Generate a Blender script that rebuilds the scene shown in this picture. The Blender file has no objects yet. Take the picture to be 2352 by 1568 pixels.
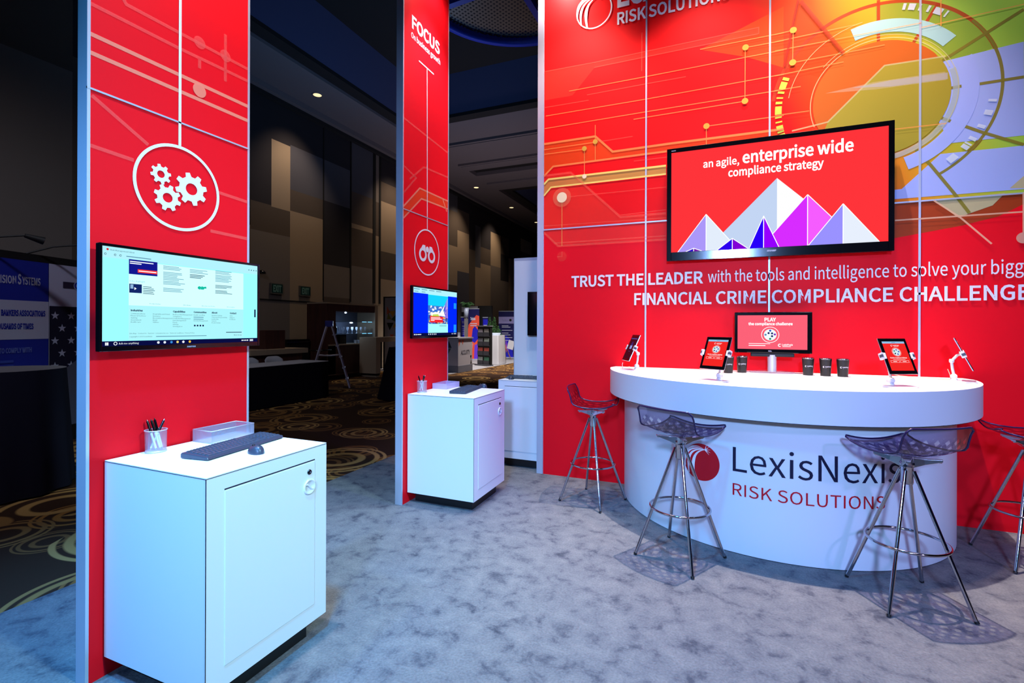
import bpy, bmesh, math, random, os
from mathutils import Vector, Matrix
R = math.radians
PI = math.pi
sc = bpy.context.scene
col = sc.collection

# ------------------------------------------------------------------ camera
cam_d = bpy.data.cameras.new('camera')
cam = bpy.data.objects.new('camera', cam_d)
col.objects.link(cam)
cam_d.sensor_width = 36.0
cam_d.lens = 36.0 * 1113.0 / 2352.0
cam_d.shift_y = -34.0 / 2352.0
cam_d.clip_start = 0.05
cam_d.clip_end = 200
cam.location = (0, 0, 1.5)
cam.rotation_euler = (Matrix.Rotation(R(22.437), 3, 'Z') @ Matrix.Rotation(R(90), 3, 'X') @ Matrix.Rotation(R(0.2), 3, 'Z')).to_euler()
sc.camera = cam

# ------------------------------------------------------------------ colour management
vs = sc.view_settings
vs.view_transform = 'Standard'
vs.look = 'None'
vs.exposure = 0.0
vs.gamma = 1.0
vs.use_curve_mapping = False
sc.cycles.transparent_max_bounces = 24
sc.cycles.max_bounces = 8
sc.cycles.caustics_reflective = False
sc.cycles.caustics_refractive = False

# ------------------------------------------------------------------ world and lamps
w = bpy.data.worlds.new('hall_ambience')
sc.world = w
w.use_nodes = True
w.node_tree.nodes['Background'].inputs[0].default_value = (0.25, 0.25, 1.0, 1)
w.node_tree.nodes['Background'].inputs[1].default_value = 0.012


def spot(name, loc, target, power, color, size=70, blend=0.6, radius=0.06):
    d = bpy.data.lights.new(name, 'SPOT')
    d.energy = power
    d.color = color
    d.spot_size = R(size)
    d.spot_blend = blend
    d.shadow_soft_size = radius
    o = bpy.data.objects.new(name, d)
    col.objects.link(o)
    o.location = loc
    o.rotation_euler = (Vector(target) - Vector(loc)).to_track_quat('-Z', 'Y').to_euler()
    return o


# arm lamps along the top of the printed wall
spot('wall_arm_lamp', (-1.25, 3.85, 5.2), (-1.15, 4.69, 2.3), 235, (1.00, 0.74, 0.65), 74, 0.7)
spot('wall_arm_lamp', (-0.1, 3.85, 5.2), (-0.1, 4.69, 1.9), 200, (1.00, 0.71, 0.67), 74, 0.7)
spot('wall_arm_lamp', (1.0, 3.85, 5.2), (1.0, 4.69, 1.9), 270, (1.00, 0.68, 0.58), 74, 0.7)
spot('wall_arm_lamp', (2.15, 3.85, 5.2), (2.1, 4.69, 2.2), 60, (0.85, 0.85, 1.00), 74, 0.7)
spot('wall_arm_lamp', (-1.42, 4.45, 5.1), (-1.40, 4.69, 4.55), 85, (1.00, 0.85, 0.80), 110, 0.9)
spot('column_arm_lamp', (-2.18, 3.76, 4.85), (-2.40, 3.76, 4.3), 40, (1.00, 0.85, 0.85), 110, 0.9)
spot('overhead_lamp', (0.45, 4.0, 7.5), (0.95, 3.4, 0.0), 2700, (1.00, 0.88, 0.86), 46, 0.8, 0.04)
# arm lamps on the two columns
spot('column_arm_lamp', (-1.92, 1.565, 4.95), (-2.36, 1.565, 1.7), 560, (0.95, 0.93, 1.00), 66, 0.8)
spot('column_arm_lamp', (-1.92, 3.78, 4.95), (-2.36, 3.78, 1.7), 350, (0.55, 0.84, 1.00), 62, 0.8)
# unseen fill lamps, added: blue wash from the front, cyan wash from the right
spot('fill_lamp', (0.4, -3.2, 3.2), (-0.4, 4.4, 1.0), 2000, (0.27, 0.48, 1.00), 60, 0.9, 0.25)
spot('fill_lamp', (3.4, 0.9, 4.6), (-2.0, 1.7, 0.9), 1450, (0.54, 0.94, 1.00), 40, 0.9, 0.25)
spot('fill_lamp', (-1.6, -2.4, 3.6), (-2.2, 2.0, 0.9), 450, (0.13, 0.47, 1.00), 36, 0.9, 0.25)
spot('fill_lamp', (3.2, 2.4, 4.6), (-1.9, 3.8, 0.8), 672, (0.07, 0.07, 1.00), 24, 0.9, 0.2)
spot('fill_lamp', (-0.8, 0.2, 5.6), (-1.3, 1.7, 0.0), 1800, (0.04, 0.42, 1.00), 62, 0.9, 0.2)
spot('fill_lamp', (1.6, 0.4, 5.6), (1.3, 3.0, 0.0), 60, (1.00, 0.60, 0.75), 60, 0.9, 0.2)
spot('fill_lamp', (3.6, -1.6, 4.4), (1.6, 4.0, 0.7), 560, (0.42, 0.36, 1.00), 34, 0.9, 0.2)
spot('fill_lamp', (-3.0, -0.6, 5.0), (-2.9, 1.0, 0.0), 1500, (0.15, 0.40, 1.00), 44, 0.9, 0.2)
spot('ceiling_fill_lamp', (-6.5, 15.2, 2.7), (-6.5, 16.0, 8), 194, (0.96, 0.82, 1.00), 150, 0.9, 0.3)  # added uplights that brighten the ceiling, no cove fittings stand here
spot('ceiling_fill_lamp', (-6.0, 9.0, 2.9), (-7.0, 9.0, 9), 318, (0.22, 0.50, 1.00), 140, 0.9, 0.3)
# ------------------------------------------------------------------ materials
MATS = {}


def s2l(c):
    return tuple((x / 12.92 if x <= 0.04045 else ((x + 0.055) / 1.055) ** 2.4) for x in [v / 255.0 for v in c])


def mat(name, rgb, rough=0.5, metal=0.0, spec=0.5, lin=False):
    if name in MATS:
        return MATS[name]
    m = bpy.data.materials.new(name)
    m.use_nodes = True
    b = m.node_tree.nodes['Principled BSDF']
    c = rgb if lin else s2l(rgb)
    b.inputs['Base Color'].default_value = (*c, 1)
    b.inputs['Roughness'].default_value = rough
    b.inputs['Metallic'].default_value = metal
    b.inputs['Specular IOR Level'].default_value = spec
    MATS[name] = m
    return m


def alpha(name, rgb, a, rough=0.5):
    m = mat(name, rgb, rough, spec=0.2)
    m.node_tree.nodes['Principled BSDF'].inputs['Alpha'].default_value = a
    return m


def emis(name, rgb, strength, lin=False):
    if name in MATS:
        return MATS[name]
    m = bpy.data.materials.new(name)
    m.use_nodes = True
    nt = m.node_tree
    nt.nodes.clear()
    e = nt.nodes.new('ShaderNodeEmission')
    c = rgb if lin else s2l(rgb)
    e.inputs[0].default_value = (*c, 1)
    e.inputs[1].default_value = strength
    o = nt.nodes.new('ShaderNodeOutputMaterial')
    nt.links.new(e.outputs[0], o.inputs[0])
    MATS[name] = m
    return m


def N(m, t, **kw):
    n = m.node_tree.nodes.new(t)
    for k, v in kw.items():
        setattr(n, k, v)
    return n


def ramp(m, stops, interp='LINEAR'):
    n = N(m, 'ShaderNodeValToRGB')
    cr = n.color_ramp
    cr.interpolation = interp
    while len(cr.elements) < len(stops):
        cr.elements.new(0.5)
    for e, (p, c) in zip(cr.elements, stops):
        e.position = p
        e.color = (*c, 1) if len(c) == 3 else c
    return n


def L(m, a, b):
    m.node_tree.links.new(a, b)


ALU = mat('brushed_aluminium', (200, 206, 220), 0.4, 0.45)
CHROME = mat('chrome', (190, 190, 198), 0.10, 1.0)
CAST = mat('cast_aluminium', (215, 215, 222), 0.22, 1.0)
WHITE_LAM = mat('white_laminate', (226, 228, 230), 0.45, spec=0.3)
WHITE_PL = mat('white_plastic', (228, 228, 230), 0.35)
BLACK_GL = mat('black_gloss_plastic', (6, 6, 9), 0.12)
BLACK_MT = mat('black_matte', (10, 10, 12), 0.6)
KICK = mat('black_kick_board', (14, 13, 14), 0.5)
DARKLINE = mat('edge_and_shadow_line', (30, 26, 40), 0.6)
RED = mat('red_print', (0.90, 0.006, 0.014), 0.5, spec=0.1, lin=True)
INK_W = mat('white_print', (236, 236, 238), 0.45, spec=0.3)
INK_N = mat('navy_print', (22, 22, 52), 0.45, spec=0.3)
INK_R = mat('crimson_print', (196, 14, 34), 0.45, spec=0.3)
GREYKEY = mat('charcoal_plastic', (62, 70, 84), 0.42)
GREYBODY = mat('slate_plastic', (50, 58, 72), 0.35)


def carpet_mat():
    m = mat('grey_mottled_carpet', (150, 150, 150), 0.95, spec=0.1)
    b = m.node_tree.nodes['Principled BSDF']
    tc = N(m, 'ShaderNodeTexCoord')
    n1 = N(m, 'ShaderNodeTexNoise')
    n1.inputs['Scale'].default_value = 8.0
    n1.inputs['Detail'].default_value = 9
    n1.inputs['Roughness'].default_value = 0.66
    n1.inputs['Distortion'].default_value = 0.35
    L(m, tc.outputs['Object'], n1.inputs['Vector'])
    r = ramp(m, [(0.24, s2l((54, 56, 64))), (0.36, s2l((82, 83, 90))), (0.46, s2l((108, 108, 111))), (0.72, s2l((127, 126, 125)))])
    L(m, n1.outputs['Fac'], r.inputs['Fac'])
    n2 = N(m, 'ShaderNodeTexNoise')
    n2.inputs['Scale'].default_value = 90
    n2.inputs['Detail'].default_value = 3
    L(m, tc.outputs['Object'], n2.inputs['Vector'])
    mx = N(m, 'ShaderNodeMix', data_type='RGBA', blend_type='MULTIPLY')
    mx.inputs['Factor'].default_value = 0.45
    r2 = ramp(m, [(0.3, (0.55, 0.55, 0.55)), (0.7, (1.15, 1.15, 1.15))])
    L(m, n2.outputs['Fac'], r2.inputs['Fac'])
    L(m, r.outputs['Color'], mx.inputs['A'])
    L(m, r2.outputs['Color'], mx.inputs['B'])
    L(m, mx.outputs['Result'], b.inputs['Base Color'])
    bp = N(m, 'ShaderNodeBump')
    bp.inputs['Strength'].default_value = 0.5
    bp.inputs['Distance'].default_value = 0.01
    L(m, n2.outputs['Fac'], bp.inputs['Height'])
    L(m, bp.outputs['Normal'], b.inputs['Normal'])
    return m


def hall_carpet_mat():
    m = mat('brown_ring_carpet', (60, 44, 30), 0.95, spec=0.05)
    b = m.node_tree.nodes['Principled BSDF']
    tc = N(m, 'ShaderNodeTexCoord')
    cur = None
    base = s2l((58, 40, 30))
    for scale, off, rnd, cols, rr in ((1.35, 0.0, 0.75, (s2l((150, 104, 52)), s2l((104, 74, 48))), (0.20, 0.42)),
                                      (0.95, 3.7, 0.85, (s2l((176, 138, 82)), s2l((120, 84, 48))), (0.26, 0.5))):
        mp = N(m, 'ShaderNodeMapping')
        mp.inputs['Location'].default_value = (off, off * 1.7, 0)
        L(m, tc.outputs['Object'], mp.inputs['Vector'])
        v = N(m, 'ShaderNodeTexVoronoi', voronoi_dimensions='2D')
        v.inputs['Scale'].default_value = scale
        v.inputs['Randomness'].default_value = rnd
        L(m, mp.outputs['Vector'], v.inputs['Vector'])
        sep = N(m, 'ShaderNodeSeparateColor')
        L(m, v.outputs['Color'], sep.inputs['Color'])
        mr = N(m, 'ShaderNodeMapRange')
        mr.inputs['To Min'].default_value = rr[0]
        mr.inputs['To Max'].default_value = rr[1]
        L(m, sep.outputs['Red'], mr.inputs['Value'])
        dv = N(m, 'ShaderNodeMath', operation='DIVIDE')
        L(m, v.outputs['Distance'], dv.inputs[0])
        L(m, mr.outputs['Result'], dv.inputs[1])
        z, o = (0, 0, 0), (1, 1, 1)
        r = ramp(m, [(0.0, z), (0.36, z), (0.40, o), (0.52, o), (0.56, z), (0.72, z), (0.75, o), (0.83, o), (0.86, z), (0.91, z), (0.93, o), (0.985, o), (1.0, z)])
        L(m, dv.outputs[0], r.inputs['Fac'])
        hue = N(m, 'ShaderNodeMix', data_type='RGBA')
        hue.inputs['A'].default_value = (*cols[0], 1)
        hue.inputs['B'].default_value = (*cols[1], 1)
        L(m, sep.outputs['Green'], hue.inputs['Factor'])
        mx = N(m, 'ShaderNodeMix', data_type='RGBA')
        L(m, r.outputs['Color'], mx.inputs['Factor'])
        if cur is None:
            mx.inputs['A'].default_value = (*base, 1)
        else:
            L(m, cur, mx.inputs['A'])
        L(m, hue.outputs['Result'], mx.inputs['B'])
        cur = mx.outputs['Result']
    L(m, cur, b.inputs['Base Color'])
    return m


def wall_print_mat():
    # printed fabric: red that runs through orange and olive into lime on the right upper side
    m = mat('red_to_green_print', (255, 0, 0), 0.5, spec=0.1)
    b = m.node_tree.nodes['Principled BSDF']
    tc = N(m, 'ShaderNodeTexCoord')
    sp = N(m, 'ShaderNodeSeparateXYZ')
    L(m, tc.outputs['Object'], sp.inputs[0])
    ax = N(m, 'ShaderNodeMath', operation='MULTIPLY_ADD')
    ax.inputs[1].default_value = 0.55
    ax.inputs[2].default_value = -0.07
    L(m, sp.outputs['X'], ax.inputs[0])
    az = N(m, 'ShaderNodeMath', operation='MULTIPLY_ADD')
    az.inputs[1].default_value = 0.16
    L(m, sp.outputs['Z'], az.inputs[0])
    L(m, ax.outputs[0], az.inputs[2])
    r = ramp(m, [(0.0, (0.90, 0.005, 0.006)), (0.22, (0.90, 0.006, 0.004)), (0.47, (0.85, 0.09, 0.008)), (0.62, (0.72, 0.30, 0.015)), (0.78, (0.50, 0.46, 0.03)), (0.95, (0.36, 0.60, 0.06))])
    L(m, az.outputs[0], r.inputs['Fac'])
    L(m, r.outputs['Color'], b.inputs['Base Color'])
    return m


def acrylic_mat():
    m = bpy.data.materials.new('smoked_acrylic')
    m.use_nodes = True
    nt = m.node_tree
    nt.nodes.clear()
    out = N(m, 'ShaderNodeOutputMaterial')
    uv = N(m, 'ShaderNodeUVMap')
    mp = N(m, 'ShaderNodeMapping')
    mp.inputs['Rotation'].default_value = (0, 0, R(45))
    nz = N(m, 'ShaderNodeTexNoise')
    nz.inputs['Scale'].default_value = 6
    L(m, uv.outputs[0], nz.inputs['Vector'])
    ad = N(m, 'ShaderNodeVectorMath', operation='MULTIPLY_ADD')
    ad.inputs[1].default_value = (0.05, 0.05, 0)
    L(m, nz.outputs['Color'], ad.inputs[0])
    L(m, uv.outputs[0], ad.inputs[2])
    L(m, ad.outputs[0], mp.inputs['Vector'])
    sc_ = N(m, 'ShaderNodeVectorMath', operation='SCALE')
    sc_.inputs['Scale'].default_value = 9.0
    L(m, mp.outputs[0], sc_.inputs[0])
    fr_ = N(m, 'ShaderNodeVectorMath', operation='FRACTION')
    L(m, sc_.outputs[0], fr_.inputs[0])
    sf_ = N(m, 'ShaderNodeSeparateXYZ')
    L(m, fr_.outputs[0], sf_.inputs[0])
    q1 = N(m, 'ShaderNodeMath', operation='LESS_THAN')
    q1.inputs[1].default_value = 0.52
    L(m, sf_.outputs['X'], q1.inputs[0])
    q2 = N(m, 'ShaderNodeMath', operation='LESS_THAN')
    q2.inputs[1].default_value = 0.52
    L(m, sf_.outputs['Y'], q2.inputs[0])
    ck = N(m, 'ShaderNodeMath', operation='MULTIPLY')
    L(m, q1.outputs[0], ck.inputs[0])
    L(m, q2.outputs[0], ck.inputs[1])
    vo = N(m, 'ShaderNodeTexVoronoi')
    vo.inputs['Scale'].default_value = 15
    L(m, mp.outputs[0], vo.inputs['Vector'])
    sepc = N(m, 'ShaderNodeSeparateColor')
    L(m, vo.outputs['Color'], sepc.inputs['Color'])
    # facets only in the patterned field (away from rim and from the front lip)
    suv = N(m, 'ShaderNodeSeparateXYZ')
    L(m, uv.outputs[0], suv.inputs[0])
    fm = ramp(m, [(0.10, (0, 0, 0)), (0.16, (1, 1, 1)), (0.84, (1, 1, 1)), (0.90, (0, 0, 0))])
    L(m, suv.outputs['Y'], fm.inputs['Fac'])
    fu = ramp(m, [(0.05, (0, 0, 0)), (0.10, (1, 1, 1)), (0.90, (1, 1, 1)), (0.95, (0, 0, 0))])
    L(m, suv.outputs['X'], fu.inputs['Fac'])
    mk = N(m, 'ShaderNodeMath', operation='MULTIPLY')
    L(m, fm.outputs['Color'], mk.inputs[0])
    L(m, fu.outputs['Color'], mk.inputs[1])
    tint = ramp(m, [(0.0, (0.20, 0.16, 0.34)), (0.40, (0.48, 0.42, 0.62)), (0.60, (0.78, 0.74, 0.88)), (0.85, (1.0, 0.98, 1.0))])
    av = N(m, 'ShaderNodeMath', operation='MULTIPLY_ADD')
    av.inputs[1].default_value = 0.60
    L(m, ck.outputs[0], av.inputs[0])
    hv = N(m, 'ShaderNodeMath', operation='MULTIPLY')
    hv.inputs[1].default_value = 0.36
    L(m, sepc.outputs['Red'], hv.inputs[0])
    L(m, hv.outputs[0], av.inputs[2])
    L(m, av.outputs[0], tint.inputs['Fac'])
    mx = N(m, 'ShaderNodeMix', data_type='RGBA')
    mx.inputs['A'].default_value = (0.46, 0.40, 0.58, 1)
    L(m, mk.outputs[0], mx.inputs['Factor'])
    L(m, tint.outputs['Color'], mx.inputs['B'])
    tr = N(m, 'ShaderNodeBsdfTransparent')
    L(m, mx.outputs['Result'], tr.inputs['Color'])
    bp = N(m, 'ShaderNodeBump')
    bp.inputs['Strength'].default_value = 0.5
    bp.inputs['Distance'].default_value = 0.01
    hm = N(m, 'ShaderNodeMath', operation='MULTIPLY')
    L(m, av.outputs[0], hm.inputs[0])
    L(m, mk.outputs[0], hm.inputs[1])
    L(m, hm.outputs[0], bp.inputs['Height'])
    gl = N(m, 'ShaderNodeBsdfGlossy')
    gl.inputs['Roughness'].default_value = 0.06
    gl.inputs['Color'].default_value = (0.9, 0.9, 1, 1)
    L(m, bp.outputs['Normal'], gl.inputs['Normal'])
    fr = N(m, 'ShaderNodeLayerWeight')
    fr.inputs['Blend'].default_value = 0.22
    rf = ramp(m, [(0.0, (0.03, 0.03, 0.03)), (1.0, (0.55, 0.55, 0.55))])
    L(m, fr.outputs['Facing'], rf.inputs['Fac'])
    ms = N(m, 'ShaderNodeMixShader')
    L(m, rf.outputs['Color'], ms.inputs[0])
    L(m, tr.outputs[0], ms.inputs[1])
    L(m, gl.outputs[0], ms.inputs[2])
    L(m, ms.outputs[0], out.inputs[0])
    return m


def perforated_mat(name, rgb, scale, hole=0.5):
    # fine woven wire: square holes let the background through
    m = mat(name, rgb, 0.35, 0.6)
    b = m.node_tree.nodes['Principled BSDF']
    uv = N(m, 'ShaderNodeUVMap')
    mp = N(m, 'ShaderNodeMapping')
    mp.inputs['Rotation'].default_value = (0, 0, R(45))
    mp.inputs['Scale'].default_value = (scale, scale, scale)
    L(m, uv.outputs[0], mp.inputs['Vector'])
    fr = N(m, 'ShaderNodeVectorMath', operation='FRACTION')
    L(m, mp.outputs[0], fr.inputs[0])
    sp = N(m, 'ShaderNodeSeparateXYZ')
    L(m, fr.outputs[0], sp.inputs[0])
    a = N(m, 'ShaderNodeMath', operation='GREATER_THAN')
    a.inputs[1].default_value = 1 - hole
    c = N(m, 'ShaderNodeMath', operation='GREATER_THAN')
    c.inputs[1].default_value = 1 - hole
    L(m, sp.outputs['X'], a.inputs[0])
    L(m, sp.outputs['Y'], c.inputs[0])
    mu = N(m, 'ShaderNodeMath', operation='MULTIPLY')
    L(m, a.outputs[0], mu.inputs[0])
    L(m, c.outputs[0], mu.inputs[1])
    iv = N(m, 'ShaderNodeMath', operation='SUBTRACT')
    iv.inputs[0].default_value = 1.0
    L(m, mu.outputs[0], iv.inputs[1])
    L(m, iv.outputs[0], b.inputs['Alpha'])
    return m


def wood_mat(name, c0, c1, rough=0.4):
    m = mat(name, c0, rough)
    b = m.node_tree.nodes['Principled BSDF']
    tc = N(m, 'ShaderNodeTexCoord')
    mp = N(m, 'ShaderNodeMapping')
    mp.inputs['Scale'].default_value = (6, 6, 0.5)
    L(m, tc.outputs['Object'], mp.inputs['Vector'])
    nz = N(m, 'ShaderNodeTexNoise')
    nz.inputs['Scale'].default_value = 3
    nz.inputs['Detail'].default_value = 5
    L(m, mp.outputs[0], nz.inputs['Vector'])
    r = ramp(m, [(0.3, s2l(c0)), (0.7, s2l(c1))])
    L(m, nz.outputs['Fac'], r.inputs['Fac'])
    L(m, r.outputs['Color'], b.inputs['Base Color'])
    return m


CARPET = carpet_mat()
HALL_CARPET = hall_carpet_mat()
PRINT = wall_print_mat()
ACRYLIC = acrylic_mat()
WIRE = perforated_mat('wire_mesh', (190, 195, 215), 420, 0.78)
CHAND_MESH = perforated_mat('woven_metal_strip', (112, 102, 96), 15, 0.48)
CLOTH_BLACK = mat('black_cloth', (20, 19, 30), 0.9, spec=0.1)
CLOTH_NAVY = mat('dark_navy_cloth', (34, 32, 48), 0.9, spec=0.1)
CLOTH_WHITE = mat('white_cloth', (205, 202, 205), 0.85, spec=0.1)
DARK_WOOD = wood_mat('dark_cherry_wood', (62, 34, 30), (84, 48, 40))
BEIGE = mat('beige_stone_laminate', (172, 152, 128), 0.55)

# ------------------------------------------------------------------ mesh builder


class MB:
    def __init__(s):
        s.v, s.f, s.m, s.sm, s.uv = [], [], [], [], []
        s.M = Matrix.Identity(4)

    def add(s, vs_, fs, m, smooth=False, uvs=None):
        n = len(s.v)
        s.v += [tuple(s.M @ Vector(p)) for p in vs_]
        for k, f in enumerate(fs):
            s.f.append([n + i for i in f])
            s.m.append(m)
            s.sm.append(smooth)
            s.uv.append(uvs[k] if uvs else None)
        return s

    def box(s, a, b, m):
        x0, y0, z0 = a
        x1, y1, z1 = b
        return s.add([(x0, y0, z0), (x1, y0, z0), (x1, y1, z0), (x0, y1, z0), (x0, y0, z1), (x1, y0, z1), (x1, y1, z1), (x0, y1, z1)],
                     [(0, 3, 2, 1), (4, 5, 6, 7), (0, 1, 5, 4), (1, 2, 6, 5), (2, 3, 7, 6), (3, 0, 4, 7)], m)

    def prism(s, pts, z0, z1, m, smooth=False, mtop=None, mbot=None):
        n = len(pts)
        vs_ = [(x, y, z0) for x, y in pts] + [(x, y, z1) for x, y in pts]
        s.add(vs_, [(i, (i + 1) % n, n + (i + 1) % n, n + i) for i in range(n)], m, smooth)
        s.add([(x, y, z0) for x, y in pts], [tuple(range(n - 1, -1, -1))], mbot or m)
        s.add([(x, y, z1) for x, y in pts], [tuple(range(n))], mtop or m)
        return s

    def tube(s, pts, r, m, n=10, closed=False, r1=None):
        pts = [Vector(p) for p in pts]
        k = len(pts)
        vs_, fs = [], []
        up = None
        for i, p in enumerate(pts):
            if closed:
                t = (pts[(i + 1) % k] - pts[i - 1]).normalized()
            else:
                t = (pts[min(i + 1, k - 1)] - pts[max(i - 1, 0)]).normalized()
            if up is None:
                up = Vector((0, 0, 1)) if abs(t.z) < 0.9 else Vector((1, 0, 0))
            a = t.cross(up).normalized()
            b = a.cross(t).normalized()
            up = b
            rr = r if r1 is None else r + (r1 - r) * i / max(1, k - 1)
            vs_ += [p + a * math.cos(2 * PI * j / n) * rr + b * math.sin(2 * PI * j / n) * rr for j in range(n)]
        for i in range(k if closed else k - 1):
            i2 = (i + 1) % k
            for j in range(n):
                fs.append((i * n + j, i * n + (j + 1) % n, i2 * n + (j + 1) % n, i2 * n + j))
        s.add(vs_, fs, m, True)
        if not closed:
            s.add(vs_[:n], [tuple(range(n - 1, -1, -1))], m)
            s.add(vs_[-n:], [tuple(range(n))], m)
        return s

    def lathe(s, prof, m, c=(0, 0, 0), n=24, smooth=True, uv=False, a0=0, a1=2 * PI):
        full = abs(a1 - a0 - 2 * PI) < 1e-6
        k = n if full else n + 1
        vs_, fs, uvs = [], [], []
        for r, z in prof:
            for j in range(k):
                t = a0 + (a1 - a0) * j / n
                vs_.append((c[0] + r * math.cos(t), c[1] + r * math.sin(t), c[2] + z))
        for i in range(len(prof) - 1):
            for j in range(n):
                j2 = (j + 1) % k
                fs.append((i * k + j, i * k + j2, (i + 1) * k + j2, (i + 1) * k + j))
                r0 = prof[0][0]
                uvs.append([(r0 * 2 * PI * q / n, prof[p][1]) for q, p in ((j, i), (j + 1, i), (j + 1, i + 1), (j, i + 1))])
        return s.add(vs_, fs, m, smooth, uvs if uv else None)

    def quad(s, pts, m, uv=None):
        return s.add(pts, [tuple(range(len(pts)))], m, False, [uv] if uv else None)


def obj(name, mb, parent=None, bevel=0, solid=0, loc=None, sub=0):
    me = bpy.data.meshes.new(name)
    me.from_pydata(mb.v, [], mb.f)
    ms = []
    for m in mb.m:
        if m not in ms:
            ms.append(m)
    for m in ms:
        me.materials.append(m)
    me.polygons.foreach_set('material_index', [ms.index(m) for m in mb.m])
    me.polygons.foreach_set('use_smooth', mb.sm)
    if any(u for u in mb.uv):
        ul = me.uv_layers.new(name='UVMap')
        k = 0
        for p, u in zip(me.polygons, mb.uv):
            for j in range(p.loop_total):
                if u:
                    ul.data[k].uv = u[j]
                k += 1
    me.update()
    o = bpy.data.objects.new(name, me)
    col.objects.link(o)
    if parent:
        o.parent = parent
    if loc:
        o.location = loc
    if sub:
        md = o.modifiers.new('subdivision', 'SUBSURF')
        md.levels = md.render_levels = sub
    if solid:
        md = o.modifiers.new('thickness', 'SOLIDIFY')
        md.thickness = solid
        md.offset = 0
    if bevel:
        md = o.modifiers.new('bevel', 'BEVEL')
        md.width = bevel
        md.segments = 2
        md.limit_method = 'ANGLE'
        md.angle_limit = R(50)
    return o


def tag(o, label, cat, group=None, kind=None):
    o['label'] = label
    o['category'] = cat
    if group:
        o['group'] = group
    if kind:
        o['kind'] = kind
    return o


def thing(name, label, cat, loc=(0, 0, 0), rz=0, group=None):
    o = bpy.data.objects.new(name, None)
    o.empty_display_size = 0.1
    col.objects.link(o)
    o.location = loc
    o.rotation_euler = (0, 0, rz)
    return tag(o, label, cat, group)


def structure(name, mb, **kw):
    o = obj(name, mb, **kw)
    o['kind'] = 'structure'
    return o


def dup(root, loc, rz, label, group=None):
    r = root.copy()
    col.objects.link(r)
    r.location = loc
    r.rotation_euler = (0, 0, rz)
    r['label'] = label
    if group:
        r['group'] = group
    for ch in list(root.children):
        c = ch.copy()
        col.objects.link(c)
        c.parent = r
        for g in list(ch.children):
            d = g.copy()
            col.objects.link(d)
            d.parent = c
    return r


# ------------------------------------------------------------------ flat graphics
def plane(o, u, v, n):
    o, u, v, n = Vector(o), Vector(u), Vector(v), Vector(n)
    return lambda a, b, l=0.0: o + u * a + v * b + n * l


def fpoly(mb, P, pts, m, l):
    mb.add([P(a, b, l) for a, b in pts], [tuple(range(len(pts)))], m)


def frect(mb, P, a0, b0, a1, b1, m, l):
    fpoly(mb, P, [(a0, b0), (a1, b0), (a1, b1), (a0, b1)], m, l)


def fline(mb, P, pts, wd, m, l):
    pts = [Vector(p) for p in pts]
    n = len(pts)
    A, B = [], []
    for i, p in enumerate(pts):
        d0 = (pts[i] - pts[i - 1]).normalized() if i else None
        d1 = (pts[i + 1] - pts[i]).normalized() if i < n - 1 else None
        d0 = d0 or d1
        d1 = d1 or d0
        nn = Vector((-(d0 + d1).y, (d0 + d1).x)).normalized()
        k = (wd / 2) / max(0.3, nn.dot(Vector((-d0.y, d0.x))))
        A.append(p + nn * k)
        B.append(p - nn * k)
    vs_ = [P(q.x, q.y, l) for q in A + B]
    mb.add(vs_, [(i, i + 1, n + i + 1, n + i) for i in range(n - 1)], m)


def fdisc(mb, P, c, r, m, l, n=28):
    fpoly(mb, P, [(c[0] + r * math.cos(2 * PI * i / n), c[1] + r * math.sin(2 * PI * i / n)) for i in range(n)], m, l)


def farc(mb, P, c, r0, r1, d0, d1, m, l, n=48):
    vs_ = []
    for i in range(n + 1):
        t = R(d0 + (d1 - d0) * i / n)
        for r in (r0, r1):
            vs_.append(P(c[0] + r * math.cos(t), c[1] + r * math.sin(t), l))
    mb.add(vs_, [(2 * i, 2 * i + 1, 2 * i + 3, 2 * i + 2) for i in range(n)], m)


def fgear(mb, P, c, r, m, l, teeth=8, hole=0.42, ph=0.0):
    out, n = [], teeth
    for i in range(n):
        for da, rr in ((-0.30, 0.76), (-0.17, 1.0), (0.17, 1.0), (0.30, 0.76)):
            t = 2 * PI * (i + da) / n + ph
            out.append((c[0] + r * rr * math.cos(t), c[1] + r * rr * math.sin(t)))
    k = len(out)
    inn = [(c[0] + r * hole * (x - c[0]) / math.hypot(x - c[0], y - c[1]), c[1] + r * hole * (y - c[1]) / math.hypot(x - c[0], y - c[1])) for x, y in out]
    vs_ = [P(a, b, l) for a, b in out + inn]
    mb.add(vs_, [(i, (i + 1) % k, k + (i + 1) % k, k + i) for i in range(k)], m)


FONT = None
try:
    _fp = bpy.utils.system_resource('DATAFILES', path='fonts')
    FONT = bpy.data.fonts.load(os.path.join(_fp, 'Noto Sans CJK Regular.woff2'))
except Exception:
    FONT = None
_tc = {}


def text_mesh(s, bold=0.0, res=4, space=1.0):
    key = (s, bold, res, space)
    if key in _tc:
        return _tc[key]
    cu = bpy.data.curves.new('lettering', 'FONT')
    cu.body = s
    if FONT:
        cu.font = FONT
    cu.size = 1.0
    cu.offset = bold
    cu.space_character = space
    cu.resolution_u = res
    cu.fill_mode = 'FRONT'
    o = bpy.data.objects.new('lettering', cu)
    col.objects.link(o)
    dg = bpy.context.evaluated_depsgraph_get()
    dg.update()
    me = bpy.data.meshes.new_from_object(o.evaluated_get(dg))
    vs_ = [(v.co.x, v.co.y) for v in me.vertices]
    fs = [tuple(p.vertices) for p in me.polygons]
    bpy.data.objects.remove(o)
    bpy.data.curves.remove(cu)
    bpy.data.meshes.remove(me)
    _tc[key] = (vs_, fs)
    return _tc[key]


_hv = text_mesh('H')[0]
CAP = max(y for x, y in _hv) if _hv else 0.7


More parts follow.
